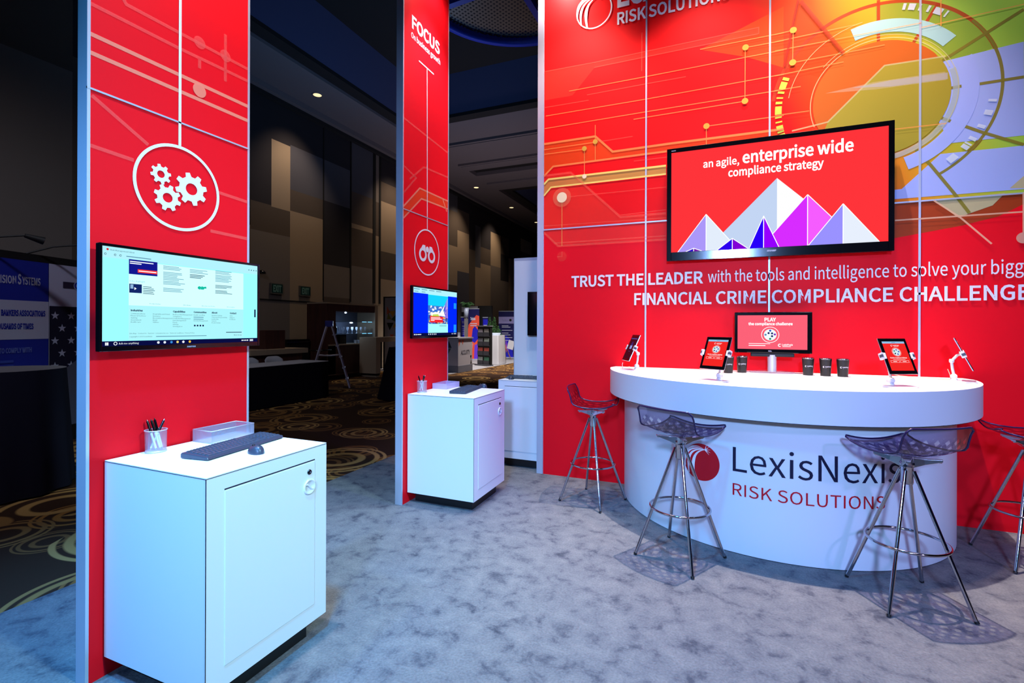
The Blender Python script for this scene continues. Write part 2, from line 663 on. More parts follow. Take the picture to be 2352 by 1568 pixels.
def ftext(mb, P, s, a, b, cap, m, l, bold=0.0, width=None, align='L', res=3, space=1.0, split=False):
    vs_, fs = text_mesh(s, bold, res, space)
    if not vs_:
        return
    k = cap / CAP
    x0, x1 = min(v[0] for v in vs_), max(v[0] for v in vs_)
    kx = k if width is None else width / (x1 - x0)
    off = {'L': 0, 'C': (x1 - x0) / 2, 'R': x1 - x0}[align]
    mb.add([P(a + (x - x0 - off) * kx, b + y * k, l) for x, y in vs_], fs, m)


# ------------------------------------------------------------------ the hall
mb = MB()
mb.box((-11, -8, -0.2), (14, 46, -0.006), HALL_CARPET)
structure('floor', mb)
mb = MB()
mb.box((-3.42, -4.5, -0.006), (6.5, 6.6, 0.0), CARPET)
tag(obj('booth_carpet', mb), 'pale grey mottled carpet laid under the white counter and stools', 'carpet')
mb = MB()
mb.box((-10.9, 13.4, -0.006), (-7.62, 23, 0.0), mat('light_grey_carpet', (150, 146, 148), 0.95, spec=0.1))
tag(obj('booth_carpet', mb), 'light grey carpet patch of the far booth beside the brochure rack', 'carpet')

# patterned side wall: rectangles of cloth in five tones
T0, T1, T2, T3, T4 = [mat('wall_cloth_%s' % n, c, 0.9, spec=0.1) for n, c in
                      (('charcoal', (52, 50, 54)), ('umber', (92, 82, 74)), ('stone', (120, 112, 106)), ('tan', (158, 140, 118)), ('slate', (84, 84, 92)))]
cells = {
    (-8, 1.5): [(0, T2), (5.5, T1), (8, T0)],
    (1.5, 3.2): [(0, T1), (3, T2), (6, T0)],
    (3.2, 5.2): [(0, T2), (4.4, T2), (6.2, T1)],
    (5.2, 7.2): [(0, T2), (2.5, T1), (5, T1), (6.5, T0)],
    (7.2, 8.96): [(0, T2), (4.1, T0), (6.5, T0)],
    (8.96, 9.6): [(0, T2), (4.0, T1), (4.75, T0), (6.6, T0)],
    (9.6, 10.23): [(0, T2), (4.0, T1), (4.72, T3), (6.55, T0)],
    (10.23, 11.49): [(0, T3), (4.75, T1), (5.35, T4), (6.6, T0)],
    (11.49, 12.70): [(0, T1), (2.4, T2), (3.4, T0), (5.35, T4), (6.6, T0)],
    (12.70, 13.90): [(0, T2), (3.5, T1), (4.75, T3), (4.9, T1), (5.95, T4)],
    (13.90, 14.21): [(0, T3), (4.7, T1), (5.9, T2)],
    (14.21, 15.6): [(0, T3), (3.2, T1), (4.2, T3), (6.0, T1), (6.7, T0)],
    (15.6, 17.4): [(0, T2), (4.3, T1), (6.2, T4)],
    (17.4, 19.0): [(0, T3), (3.6, T2), (5.0, T1)],
    (19.0, 19.93): [(0, T1), (3.4, T3), (5.2, T1), (6.8, T4)],
    (19.93, 21.1): [(0, T4), (4.1, T3), (6.0, T1), (7.0, T0)],
    (21.1, 21.77): [(0, T1), (4.4, T1), (5.3, T0)],
    (21.77, 22.38): [(0, T3), (4.5, T4), (6.6, T0)],
    (22.38, 23.6): [(0, T3), (4.75, T1), (5.6, T0)],
    (23.6, 24.93): [(0, T2), (4.8, T3), (6.6, T0)],
    (24.93, 26.1): [(0, T2), (4.1, T0), (5.6, T1), (6.6, T0)],
    (26.1, 28): [(0, T3), (3.8, T3), (5.5, T0)],
    (28, 30): [(0, T2), (4.5, T1), (6.2, T3), (7, T0)],
    (30, 33): [(0, T1), (4, T2), (6, T0)],
    (33, 38): [(0, T2), (4, T1), (6, T0)],
    (38, 46): [(0, T1), (5, T0)],
}
mb = MB()
for (y0, y1), rows in cells.items():
    zs = [r[0] for r in rows] + [8.9]
    for (z0, m), z1 in zip(rows, zs[1:]):
        mb.quad([(-11, y0, z0), (-11, y1, z0), (-11, y1, z1), (-11, y0, z1)], m)
DK = mat('black_seam', (8, 8, 9), 0.9)
for y0, dy in ((11.49, 0.02), (12.70, 0.03), (13.90, 0.07), (14.21, 0.05)):
    mb.box((-11, y0 - dy, 2.3), (-10.985, y0 + dy, 7.8), DK)
mb.box((-11, 7.0, 2.19), (-10.985, 11.2, 2.22), DK)
mb.box((-11.3, -8, -0.2), (-11.02, 46, 8.9), DK)
structure('wall_left', mb)
mb = MB()
mb.box((-11, 46, -0.2), (14, 46.3, 8.9), T1)
structure('wall_back', mb)

# ceiling: soffit with sunk coffers
CEIL = mat('ceiling_paint', (118, 112, 116), 0.9, spec=0.1)
COFF = mat('coffer_blue_glow', (66, 72, 104), 0.9, spec=0.1)  # blue glow of the lit recess, put into the colour
BAND = mat('dark_slot', (26, 25, 28), 0.9)
mb = MB()


def coffer(x0, x1, y0, y1, up):
    mb.box((x0 - 0.35, y0, 7.80), (x0, y1, 7.98), BAND)
    mb.box((x0 - 0.35, y1, 7.80), (x1, y1 + 0.35, 7.98), BAND)
    mb.box((x0 - 0.35, y0 - 0.35, 7.80), (x1, y0, 7.98), BAND)
    a, b = 0.6, 7.86 + up
    mb.quad([(x0, y0, 7.9), (x0, y1, 7.9), (x0 + a, y1 - a, b), (x0 + a, y0 + a, b)], COFF)
    mb.quad([(x0, y1, 7.9), (x1, y1, 7.9), (x1, y1 - a, b), (x0 + a, y1 - a, b)], COFF)
    mb.quad([(x0, y0, 7.9), (x1, y0, 7.9), (x1, y0 + a, b), (x0 + a, y0 + a, b)], COFF)
    mb.quad([(x0 + a, y0 + a, b), (x1, y0 + a, b), (x1, y1 - a, b), (x0 + a, y1 - a, b)], BAND)


def soffit(x0, y0, x1, y1, z=7.8):
    mb.box((x0, y0, z), (x1, y1, z + 0.2), CEIL)


coffer(-8.8, 14, -6, 12.8, 0.9)
coffer(-8.6, 14, 20.8, 30, 0.7)
soffit(-11, -8, -9.15, 46)
soffit(-9.15, 13.15, 14, 17.5)
soffit(-9.15, 18.2, 14, 20.45)
mb.box((-9.15, 17.5, 7.95), (14, 18.2, 8.1), BAND)
soffit(-9.15, 30.35, 14, 46)
for y in (14.6, 16.6, 19.2):
    mb.box((-9.15, y, 7.72), (14, y + 0.10, 7.80), CEIL)
    mb.box((-9.15, y + 0.22, 7.75), (14, y + 0.28, 7.80), CEIL)
mb.box((-9.26, -8, 7.72), (-9.15, 12.8, 7.80), CEIL)
mb.box((-10.85, -8, 7.66), (-10.70, 46, 7.80), CEIL)
mb.box((-11, -8, 7.56), (-10.85, 46, 7.80), BAND)
mb.box((-11, -8, 8.9), (14, 46, 9.0), BAND)
structure('ceiling', mb)

GLOW = emis('warm_lamp_glow', (255, 226, 170), 1.4)
for (x, y), lab in (((-9.96, 10.17), 'ceiling downlight seen between the two red columns'),
                    ((-9.89, 19.65), 'first ceiling downlight along the patterned wall seen right of the second column'),
                    ((-9.82, 23.65), 'second ceiling downlight along the patterned wall right of the second column'),
                    ((-9.81, 27.55), 'farthest ceiling downlight, just left of the printed wall edge'),
                    ((-5.72, 9.96), 'ceiling downlight low below the round hanging mesh frame')):
    z = 7.80 if y > 9.99 else 8.74
    t = thing('downlight', 'warm round ' + lab, 'downlight', (x, y, z))
    g = MB()
    g.lathe([(0.0, -0.012), (0.11, -0.012)], GLOW, n=20, smooth=False)
    obj('lens', g, t)
    g = MB()
    g.lathe([(0.11, -0.014), (0.14, -0.02), (0.15, 0.0)], CEIL, n=20)
    obj('trim_ring', g, t)
for y in (10.2, 14.9, 19.7, 23.6):
    spot('hall_downlight_lamp', (-9.6, y, 7.7), (-11.0, y, 4.6), 240, (1.00, 0.75, 0.53), 80, 0.9, 0.1)
spot('hall_house_lamp', (-7.5, 10.5, 7.6), (-8.2, 10.6, 0), 28, (1.00, 0.80, 0.60), 120, 0.9, 0.2)
spot('hall_house_lamp', (-6.0, 15, 7.6), (-7.2, 17, 0), 4950, (1.00, 0.96, 0.95), 80, 0.9, 0.2)
spot('hall_house_lamp', (-4.5, 0.5, 6.5), (-8.0, 3.0, 1.8), 517, (0.80, 0.83, 1.00), 90, 0.9, 0.2)
# ------------------------------------------------------------------ printed columns
ZS, ZT = 2.488, 4.98
PX = plane((-2.40, 0, 0), (0, 1, 0), (0, 0, 1), (1, 0, 0))
PALE = alpha('pale_coral_overprint', (255, 150, 120), 0.75)
FAINT = alpha('faint_coral_overprint', (255, 120, 110), 0.30)
FAINT2 = alpha('faint_orange_overprint', (255, 90, 40), 0.45)


def column(y0, label):
    y1 = y0 + 0.764
    t = thing('display_column', label, 'display column', (-2.4325, (y0 + y1) / 2, 0))
    W = Matrix.Translation((2.4325, -(y0 + y1) / 2, 0))
    g = MB()
    g.M = W
    g.box((-2.465, y0, 0), (-2.404, y1, ZT), ALU)
    g.box((-2.404, y0, 0), (-2.398, y0 + 0.012, ZT), ALU)
    g.box((-2.404, y1 - 0.012, 0), (-2.398, y1, ZT), ALU)
    g.box((-2.404, y0, ZS - 0.004), (-2.3975, y1, ZS + 0.004), ALU)
    obj('frame', g, t)
    for z0, z1 in ((0.0, ZS - 0.005), (ZS + 0.005, ZT)):
        g = MB()
        g.M = W
        g.box((-2.4042, y0 + 0.011, z0), (-2.4, y1 - 0.011, z1), RED)
        obj('printed_panel', g, t)
    return t, W


colA, W = column(1.183, 'nearest tall red column with white gears icon above its screen')
g = MB()
g.M = W
l1 = 0.0005
for a, b in (((1.195, 2.715), (1.935, 2.724)), ((1.195, 2.637), (1.935, 2.644))):
    fline(g, PX, (a, b), 0.018, PALE, l1)
for p in (((1.195, 2.841), (1.555, 2.847), (1.935, 2.865)), ((1.20, 3.10), (1.328, 2.919), (1.935, 2.931)), ((1.66, 2.80), (1.66, 2.85)), ((1.80, 2.80), (1.80, 3.05)),
          ((1.20, 2.46), (1.42, 2.33)), ((1.195, 2.25), (1.36, 2.24)), ((1.76, 2.20), (1.935, 2.19)), ((1.72, 1.99), (1.935, 1.985))):
    fline(g, PX, p, 0.016, FAINT, l1 * 2)
fdisc(g, PX, (1.66, 2.688), 0.034, PALE, l1 * 3)
fdisc(g, PX, (1.66, 2.93), 0.03, FAINT, l1 * 3)
fdisc(g, PX, (1.80, 2.935), 0.03, FAINT, l1 * 3)
fline(g, PX, ((1.562, 2.375), (1.562, 4.4)), 0.013, INK_W, l1 * 5)
farc(g, PX, (1.561, 2.168), 0.192, 0.206, 0, 360, INK_W, l1 * 5, 72)
fgear(g, PX, (1.475, 2.211), 0.047, INK_W, l1 * 5, 8, 0.36, 0.2)
fgear(g, PX, (1.506, 2.108), 0.063, INK_W, l1 * 5, 8, 0.36, 0.5)
fgear(g, PX, (1.620, 2.178), 0.080, INK_W, l1 * 5, 8, 0.36, 0.25)
obj('printed_icon', g, colA)

colB, W = column(3.400, 'second tall red column with white binoculars icon and FOCUS heading')
g = MB()
g.M = W
fpoly(g, PX, ((3.412, 2.507), (3.656, 2.724), (4.15, 2.728), (4.15, 2.645), (3.684, 2.638), (3.412, 2.409)), FAINT2, l1)
for p in (((3.412, 2.507), (3.656, 2.724), (4.15, 2.728)), ((3.412, 2.409), (3.684, 2.638), (4.15, 2.651)), ((4.05, 2.728), (4.13, 2.62))):
    fline(g, PX, p, 0.014, PALE, l1 * 2)
for p in (((3.412, 2.85), (3.60, 2.80), (3.412, 2.62)), ((3.412, 3.25), (4.15, 3.20)), ((3.5, 2.76), (3.72, 2.93), (4.15, 2.96))):
    fline(g, PX, p, 0.016, FAINT, l1 * 3)
ftext(g, PX, 'FOCUS', 3.525, 4.075, 0.105, INK_W, l1 * 5, bold=0.014, width=0.46)
ftext(g, PX, 'On business growth', 3.515, 3.985, 0.047, INK_W, l1 * 5, bold=0.006, width=0.48)
fline(g, PX, ((3.635, 3.842), (3.881, 3.842)), 0.012, INK_W, l1 * 5)
fline(g, PX, ((3.767, 3.842), (3.779, 2.378)), 0.010, INK_W, l1 * 5)
farc(g, PX, (3.781, 2.172), 0.197, 0.209, 0, 360, INK_W, l1 * 5, 64)
for s_ in (-1, 1):
    farc(g, PX, (3.781 + s_ * 0.072, 2.145), 0.036, 0.062, 0, 360, INK_W, l1 * 5, 32)
    fpoly(g, PX, ((3.781 + s_ * 0.025, 2.165), (3.781 + s_ * 0.105, 2.195), (3.781 + s_ * 0.075, 2.232), (3.781 + s_ * 0.035, 2.232)), INK_W, l1 * 6)
fdisc(g, PX, (3.781, 2.20), 0.026, INK_W, l1 * 6)
obj('printed_icon', g, colB)

# ------------------------------------------------------------------ printed main wall
YW, XL, XR = 4.698, -1.66, 3.60
XSEAM = (-0.580, 0.452, 1.490, 2.525)
wall = thing('exhibit_wall', 'tall red to green printed booth wall behind the white counter', 'display wall', (1.0, 4.74, 0))
WW = Matrix.Translation((-1.0, -4.74, 0))
g = MB()
g.M = WW
g.box((XL, YW + 0.004, 0), (XR, YW + 0.07, ZT), ALU)
g.box((XL, YW - 0.006, 0), (XL + 0.062, YW + 0.004, ZT), ALU)
for x in XSEAM:
    g.box((x - 0.007, YW - 0.006, 0), (x + 0.007, YW + 0.004, ZT), ALU)
g.box((XL, YW - 0.005, ZS - 0.006), (XR, YW + 0.004, ZS + 0.006), ALU)
obj('frame', g, wall)
xe = (XL + 0.062,) + XSEAM + (XR,)
for x0, x1 in zip(xe[:-1], xe[1:]):
    for z0, z1 in ((0, ZS - 0.006), (ZS + 0.006, ZT)):
        g = MB()
        g.M = WW
        g.box((x0 + 0.006, YW, z0), (x1 - 0.006, YW + 0.004, z1), PRINT if z0 else mat('crimson_print_panel', (0.88, 0.003, 0.012), 0.5, spec=0.12, lin=True))
        obj('printed_panel', g, wall)
PW = plane((0, YW, 0), (1, 0, 0), (0, 0, 1), (0, -1, 0))
WM = {
    'lf': alpha('print_line_faint', (255, 120, 90), 0.28), 'lo': alpha('print_line_orange', (255, 160, 80), 0.62),
    'fo': alpha('print_fill_orange', (240, 110, 20), 0.32), 'fb': alpha('print_fill_rust', (170, 70, 20), 0.75),
    'fg': alpha('print_fill_gold', (224, 160, 70), 0.80), 'ff': alpha('print_fill_faint', (255, 100, 70), 0.16),
    'no': alpha('print_node_gold', (214, 170, 60), 0.92), 'nw': alpha('print_node_cream', (255, 236, 180), 0.95),
    'gl': alpha('print_node_halo', (255, 150, 100), 0.30), 'ly': alpha('print_line_yellow', (250, 226, 110), 0.92),
    'pw': alpha('print_fill_pale_blue', (172, 190, 250), 0.86), 'pg': alpha('print_fill_pale_green', (200, 190, 140), 0.85),
    'dk': alpha('print_fill_brown', (180, 80, 10), 0.35), 'ds': alpha('print_line_rust', (170, 30, 5), 0.55),
}
GFX = [('P','fo',[(-0.109,4.011),(0.555,4.237),(0.556,3.715),(0.271,3.865)]),('P','fb',[(1.332,2.494),(2.103,2.49),(2.103,2.41),(1.963,2.331),(1.746,2.278),(1.333,2.211),(0.1,2.13),(0.1,2.496)]),('P','fo',[(-1.592,3.363),(-1.063,3.365),(-0.893,3.192),(-0.377,3.196),(0.558,3.19),(0.558,3.127),(-0.394,3.128),(-0.556,3.128),(-1.492,3.123),(-1.591,3.034)]),('P','fg',[(-1.59,2.952),(-1.541,2.998),(-0.4,2.996),(-0.399,2.919),(-1.515,2.914),(-1.59,2.836)]),('P','ff',[(-1.584,3.04),(-1.31,3.039),(-0.814,2.554),(-0.398,2.557),(-0.397,2.313),(-1.439,2.314),(-1.589,2.462)]),('P','ff',[(-1.586,4.102),(-1.063,4.092),(0.365,4.1),(0.365,4.045),(-1.074,4.042),(-1.296,3.808),(-1.585,3.811)]),('L','lf',0.008,[(-1.584,3.735),(-1.13,3.731)]),('L','lf',0.008,[(-1.146,3.786),(-0.581,3.789),(-0.229,3.788)]),('L','lf',0.008,[(-0.621,4.28),(-0.622,3.917)]),('L','lf',0.008,[(-1.586,4.102),(-1.063,4.092),(0.365,4.1),(0.365,4.045),(-1.074,4.042)]),('L','lo',0.007,[(-1.573,3.647),(-0.58,3.645),(0.557,3.657)]),('L','lo',0.007,[(-1.584,3.52),(-0.58,3.526),(0.557,3.526)]),('L','lo',0.007,[(-0.696,3.473),(0.259,3.479)]),('L','lo',0.007,[(-1.329,3.856),(-0.571,3.857),(0.556,3.864)]),('L','lo',0.007,[(-0.109,4.011),(0.556,4.01)]),('L','lo',0.007,[(0.262,3.947),(0.556,3.945)]),('L','lo',0.007,[(0.26,3.947),(0.259,3.479)]),('L','lo',0.007,[(-0.053,3.308),(0.558,3.306)]),('L','lo',0.007,[(-0.053,3.308),(-0.053,3.139)]),('N','no',0.026,(0.262,3.947)),('N','no',0.026,(0.259,3.479)),('N','no',0.026,(-0.053,3.308)),('L','lo',0.02,[(-1.592,3.363),(-1.063,3.365),(-0.893,3.192),(-0.377,3.196),(0.558,3.19)]),('L','lo',0.018,[(-1.591,3.034),(-1.492,3.123),(-0.556,3.128),(-0.394,3.128)]),('L','lo',0.007,[(-1.063,3.476),(-1.062,3.123)]),('L','lo',0.007,[(-1.592,3.306),(-1.062,3.308)]),('L','lo',0.007,[(-1.592,3.258),(-1.171,3.255)]),('L','lo',0.007,[(-1.171,3.255),(-1.17,2.985)]),('L','lf',0.008,[(-1.049,3.307),(-0.704,3.312)]),('L','lf',0.008,[(-0.691,3.076),(-0.394,3.075)]),('L','lf',0.008,[(-1.399,2.8),(-0.399,2.798)]),('L','lf',0.008,[(-0.814,2.573),(-0.398,2.588)]),('L','lf',0.008,[(-1.589,2.527),(-0.398,2.513)]),('N','no',0.024,(-1.062,3.312)),('N','no',0.024,(-1.171,3.259)),('N','nw',0.022,(-1.17,2.985)),('L','ly',0.018,[(-1.59,2.952),(-1.541,2.998),(-0.4,2.996)]),('L','ly',0.016,[(-1.59,2.836),(-1.515,2.914),(-0.399,2.919)]),('L','lf',0.02,[(-1.584,3.04),(-1.31,3.039),(-0.814,2.554),(-0.398,2.557)]),('L','lf',0.02,[(-1.589,2.462),(-1.439,2.314),(-0.397,2.313)]),('L','lf',0.012,[(-1.482,2.346),(-0.397,2.346)]),('L','lo',0.008,[(-1.399,2.797),(-1.398,2.314)]),('L','lf',0.01,[(-1.397,2.254),(-1.397,2.207),(-1.446,2.207)]),('N','gl',0.095,(-1.399,2.8)),('N','nw',0.052,(-1.399,2.8)),('N','ff',0.05,(-1.397,2.207)),('L','lo',0.007,[(0.49,4.008),(0.626,4.014)]),('L','lo',0.007,[(0.622,3.741),(1.102,3.747),(1.262,3.752)]),('L','lo',0.007,[(0.626,4.014),(0.622,3.741)]),('L','lo',0.007,[(0.49,3.945),(1.07,3.958)]),('L','lo',0.007,[(0.49,3.867),(1.496,3.871)]),('L','lo',0.007,[(0.491,3.654),(0.986,3.673)]),('L','lo',0.007,[(0.491,3.527),(0.682,3.528)]),('L','lo',0.007,[(0.492,3.314),(0.745,3.312)]),('L','lo',0.007,[(1.615,4.022),(1.616,3.818)]),('L','lo',0.007,[(1.496,3.834),(2.099,3.865)]),('L','lo',0.007,[(1.33,3.07),(1.651,3.066)]),('N','no',0.026,(0.626,4.014)),('N','no',0.026,(0.622,3.741)),('P','dk',[(0.663,4.264),(0.986,3.743),(0.834,3.575),(0.561,3.72)]),('L','ds',0.028,[(0.68,4.246),(0.986,3.743)]),('L','ds',0.02,[(0.663,4.264),(0.561,3.72)]),('P','pw',[(1.614,3.544),(2.098,3.595),(2.102,2.91),(1.679,2.913),(1.604,3.091),(1.658,3.333)]),('P','pw',[(1.332,2.593),(1.376,2.594),(1.618,2.838),(2.102,2.836),(2.103,2.518),(1.332,2.519)]),('P','pg',[(1.577,2.483),(1.997,2.5),(1.927,2.415),(1.792,2.366),(1.728,2.339)]),('P','pg',[(2.023,2.532),(2.102,2.615),(2.103,2.524)])]
g = MB()
g.M = WW
lay = [0.0]


def nl():
    lay[0] += 0.00008
    return lay[0]


for e in GFX:
    m = WM[e[1]]
    if e[0] == 'P' and e[1] not in ('pw', 'pg'):
        fpoly(g, PW, e[2], m, nl())
CC = (1.227, 3.335)
OLIVE = alpha('print_disc_olive', (168, 152, 42), 0.95)
DISC = alpha('print_disc_orange', (200, 96, 18), 1.0)
SPK = alpha('print_spoke_olive', (140, 130, 40), 0.85)
SPR = alpha('print_spoke_red', (190, 60, 20), 0.75)
MINT = alpha('print_band_mint', (168, 214, 208), 0.92)
LIME = alpha('print_tick_lime', (190, 214, 70), 0.95)
PALEB = alpha('print_tick_pale', (214, 226, 236), 0.8)
THIN = alpha('print_ring_pale', (230, 220, 150), 0.5)
GREENW = alpha('print_wedge_green', (150, 180, 60), 0.5)
farc(g, PW, CC, 0.50, 0.742, 20, 92, GREENW, nl())
farc(g, PW, CC, 0.742, 0.768, -75, 172, SPR, nl(), 90)
for e in GFX:
    if e[0] == 'P' and e[1] in ('pw', 'pg'):
        fpoly(g, PW, e[2], WM[e[1]], nl())
farc(g, PW, CC, 0.745, 0.765, -60, 40, SPK, nl(), 60)
for i, p in enumerate(([(1.221, 4.122), (1.222, 3.761)], [(1.601, 4.002), (1.438, 3.714)], [(2.098, 3.831), (1.612, 3.544)], [(1.66, 3.332), (1.743, 3.337)], [(1.844, 3.333), (2.099, 3.337)], [(1.613, 3.12), (1.863, 2.969), (2.1, 2.842)], [(1.464, 2.895), (1.557, 2.762), (1.699, 2.531), (1.792, 2.369)])):
    fline(g, PW, p, 0.022, SPR if i < 2 else SPK, nl())
farc(g, PW, CC, 0.519, 0.622, 39, 108, MINT, nl())
farc(g, PW, CC, 0.519, 0.622, -72, 22, WM['pw'], nl())
farc(g, PW, CC, 0.465, 0.505, -80, 18, alpha('print_band_grey', (190, 205, 190), 0.55), nl())
fdisc(g, PW, CC, 0.455, DISC, nl(), 72)
pts = [(0.84, 3.10), (0.879, 3.2), (1.263, 3.589), (1.600, 3.585)]
for k in range(38, -123, -7):
    pts.append((CC[0] + 0.455 * math.cos(R(k)), CC[1] + 0.455 * math.sin(R(k))))
fpoly(g, PW, pts, OLIVE, nl())
fline(g, PW, [(0.62, 3.165), (0.879, 3.2), (1.263, 3.589), (1.645, 3.583)], 0.012, THIN, nl())
fpoly(g, PW, [(0.86, 3.44), (1.197, 3.47), (1.645, 3.465), (1.65, 3.40), (1.197, 3.41)], alpha('print_streak', (240, 225, 180), 0.22), nl())
fpoly(g, PW, [(1.05, 3.45), (1.30, 3.463), (1.66, 3.455), (1.66, 3.405), (1.30, 3.415)], alpha('print_streak_bright', (210, 205, 200), 0.45), nl())
farc(g, PW, CC, 0.470, 0.477, 20, 200, THIN, nl(), 70)
farc(g, PW, CC, 0.496, 0.501, -70, 140, THIN, nl(), 70)
farc(g, PW, CC, 0.640, 0.645, 100, 170, THIN, nl(), 40)
a = 156
for wdt, gap in ((2, 1), (5, 1.4), (1.6, 2.4), (1, 2), (1.7, 1.5), (5.5, 1.5), (1.2, 2.2), (1, 2), (2.6, 1.2), (1.2, 1), (2, 1), (1.2, 1.2)):
    farc(g, PW, CC, 0.685, 0.735, a, a + wdt, LIME, nl(), 4)
    a += wdt + gap
for a, wdt in ((76, 1.6), (71, 3.6), (68, 1), (63, 1.4), (59.5, 1), (56, 3.6), (53, 1), (-36, 2), (-39, 1), (-42, 2.5), (-52, 5), (-28, 2), (-20, 3), (-12, 1.5)):
    farc(g, PW, CC, 0.685, 0.735, a, a + wdt, PALEB, nl(), 4)
for e in GFX:
    m = WM[e[1]]
    if e[0] == 'L':
        fline(g, PW, e[3], e[2], m, nl())
for p in ([(1.577, 2.483), (1.737, 2.338), (1.919, 2.128)], [(1.332, 2.349), (2.103, 2.351)], [(2.097, 2.49), (2.098, 2.161)]):
    fline(g, PW, p, 0.012, alpha('print_line_cream', (240, 190, 150), 0.7), nl())
fdisc(g, PW, (2.097, 2.161), 0.04, alpha('print_node_tan', (220, 170, 140), 0.8), nl())
for e in GFX:
    m = WM[e[1]]
    if e[0] == 'N':
        fdisc(g, PW, e[3], e[2], m, nl())
obj('printed_graphic', g, wall)


def logo_ball(g, P, c, r, body, stripe, l, outline=False):
    # round emblem: disc with five curved rays sweeping from upper right to the lower left
    if outline:
        farc(g, P, c, r * 0.93, r, 0, 360, stripe, l, 60)
    else:
        for i in range(28):
            xa, xb = [c[0] - r * math.cos(PI * q / 28) for q in (i, i + 1)]
            ha, hb = [r * math.sin(PI * q / 28) for q in (i, i + 1)]
            fpoly(g, P, [(xa, c[1] - ha), (xb, c[1] - hb), (xb, c[1] + hb), (xa, c[1] + ha)], body, l)
    f0 = (c[0] + 0.22 * r, c[1] + 0.70 * r)
    rays = (((-0.36, -0.92), (-0.69, 0.50), 0.085), ((-0.69, -0.71), (-0.97, 0.70), 0.070), ((-0.92, -0.35), (-1.05, 0.84), 0.055), ((-0.97, 0.12), (-0.84, 0.97), 0.040), ((-0.82, 0.54), (-0.42, 1.04), 0.028))
    for k, (e_, c_, wd) in enumerate(rays):
        e = (c[0] + e_[0] * r, c[1] + e_[1] * r)
        mid = (c[0] + c_[0] * r, c[1] + c_[1] * r)
        A, B = [], []
        n = 14
        for i in range(n + 1):
            t = i / n
            x = (1 - t) ** 2 * f0[0] + 2 * t * (1 - t) * mid[0] + t * t * e[0]
            y = (1 - t) ** 2 * f0[1] + 2 * t * (1 - t) * mid[1] + t * t * e[1]
            dx = 2 * (1 - t) * (mid[0] - f0[0]) + 2 * t * (e[0] - mid[0])
            dy = 2 * (1 - t) * (mid[1] - f0[1]) + 2 * t * (e[1] - mid[1])
            q = math.hypot(dx, dy)
            wq = r * wd * (0.06 + 0.94 * min(1.0, t * 1.7)) * (1.0 if t < 0.7 else 1.0 - 0.5 * (t - 0.7) / 0.3)
            A.append((x - dy / q * wq, y + dx / q * wq))
            B.append((x + dy / q * wq, y - dx / q * wq))
        n1 = len(A)
        g.add([P(x, y, l * 1.5 + 0.00005 * k) for x, y in A + B], [(i, i + 1, n1 + i + 1, n1 + i) for i in range(n1 - 1)], stripe)
    for ang in (40, 10, -20, -45, 75):
        e = (f0[0] + 0.34 * r * math.cos(R(ang)), f0[1] + 0.34 * r * math.sin(R(ang)))
        px, py = -math.sin(R(ang)) * 0.022 * r, math.cos(R(ang)) * 0.022 * r
        g.add([P(*q, l * 2) for q in ((f0[0] + px, f0[1] + py), (f0[0] - px, f0[1] - py), e)], [(0, 1, 2)], stripe)


g = MB()
g.M = WW
lt = 0.006
ftext(g, PW, 'TRUST THE LEADER', -1.298, 1.900, 0.102, INK_W, lt, bold=0.010, width=1.222)
ftext(g, PW, 'with the tools and intelligence to solve your biggest', -0.036, 1.904, 0.100, INK_W, lt, bold=0.002, width=2.27)
ftext(g, PW, 'FINANCIAL CRIME COMPLIANCE CHALLENGES', -0.684, 1.712, 0.106, INK_W, lt, bold=0.008, width=2.905)
logo_ball(g, PW, (-1.080, 4.60), 0.178, RED, INK_W, lt, True)
ftext(g, PW, 'LexisNexis', -0.853, 4.578, 0.26, INK_W, lt, bold=0.01, width=1.15)
ftext(g, PW, 'RISK SOLUTIONS', -0.853, 4.410, 0.108, INK_W, lt, bold=0.010, width=0.99)
obj('lettering', g, wall)

# ------------------------------------------------------------------ wall-mounted screens


def tv(name, label, w_, h_, dep, bz, bzb, loc, rz):
    """flat screen facing local -Y, centred on its back plate"""
    t = thing(name, label, 'television', loc, rz)
    g = MB()
    g.box((-w_ / 2, 0, -h_ / 2), (w_ / 2, dep, h_ / 2), BLACK_GL)
    obj('housing', g, t, bevel=0.004)
    g = MB()
    x0, x1, z0, z1 = -w_ / 2, w_ / 2, -h_ / 2, h_ / 2
    g.box((x0, -0.006, z0), (x0 + bz, 0, z1), BLACK_GL)
    g.box((x1 - bz, -0.006, z0), (x1, 0, z1), BLACK_GL)
    g.box((x0 + bz, -0.006, z1 - bz), (x1 - bz, 0, z1), BLACK_GL)
    g.box((x0 + bz, -0.006, z0), (x1 - bz, 0, z0 + bzb), BLACK_GL)
    obj('bezel', g, t, bevel=0.002)
    g = MB()
    g.box((-w_ * 0.16, dep, -h_ * 0.2), (w_ * 0.16, dep + 0.035, h_ * 0.2), BLACK_MT)
    obj('wall_bracket', g, t)
    return t, plane((x0 + bz, -0.001, z0 + bzb), (1, 0, 0), (0, 0, 1), (0, -1, 0)), w_ - 2 * bz, h_ - bz - bzb


def E_(n, c, s=1.0):
    return emis('screen_' + n, c, s)


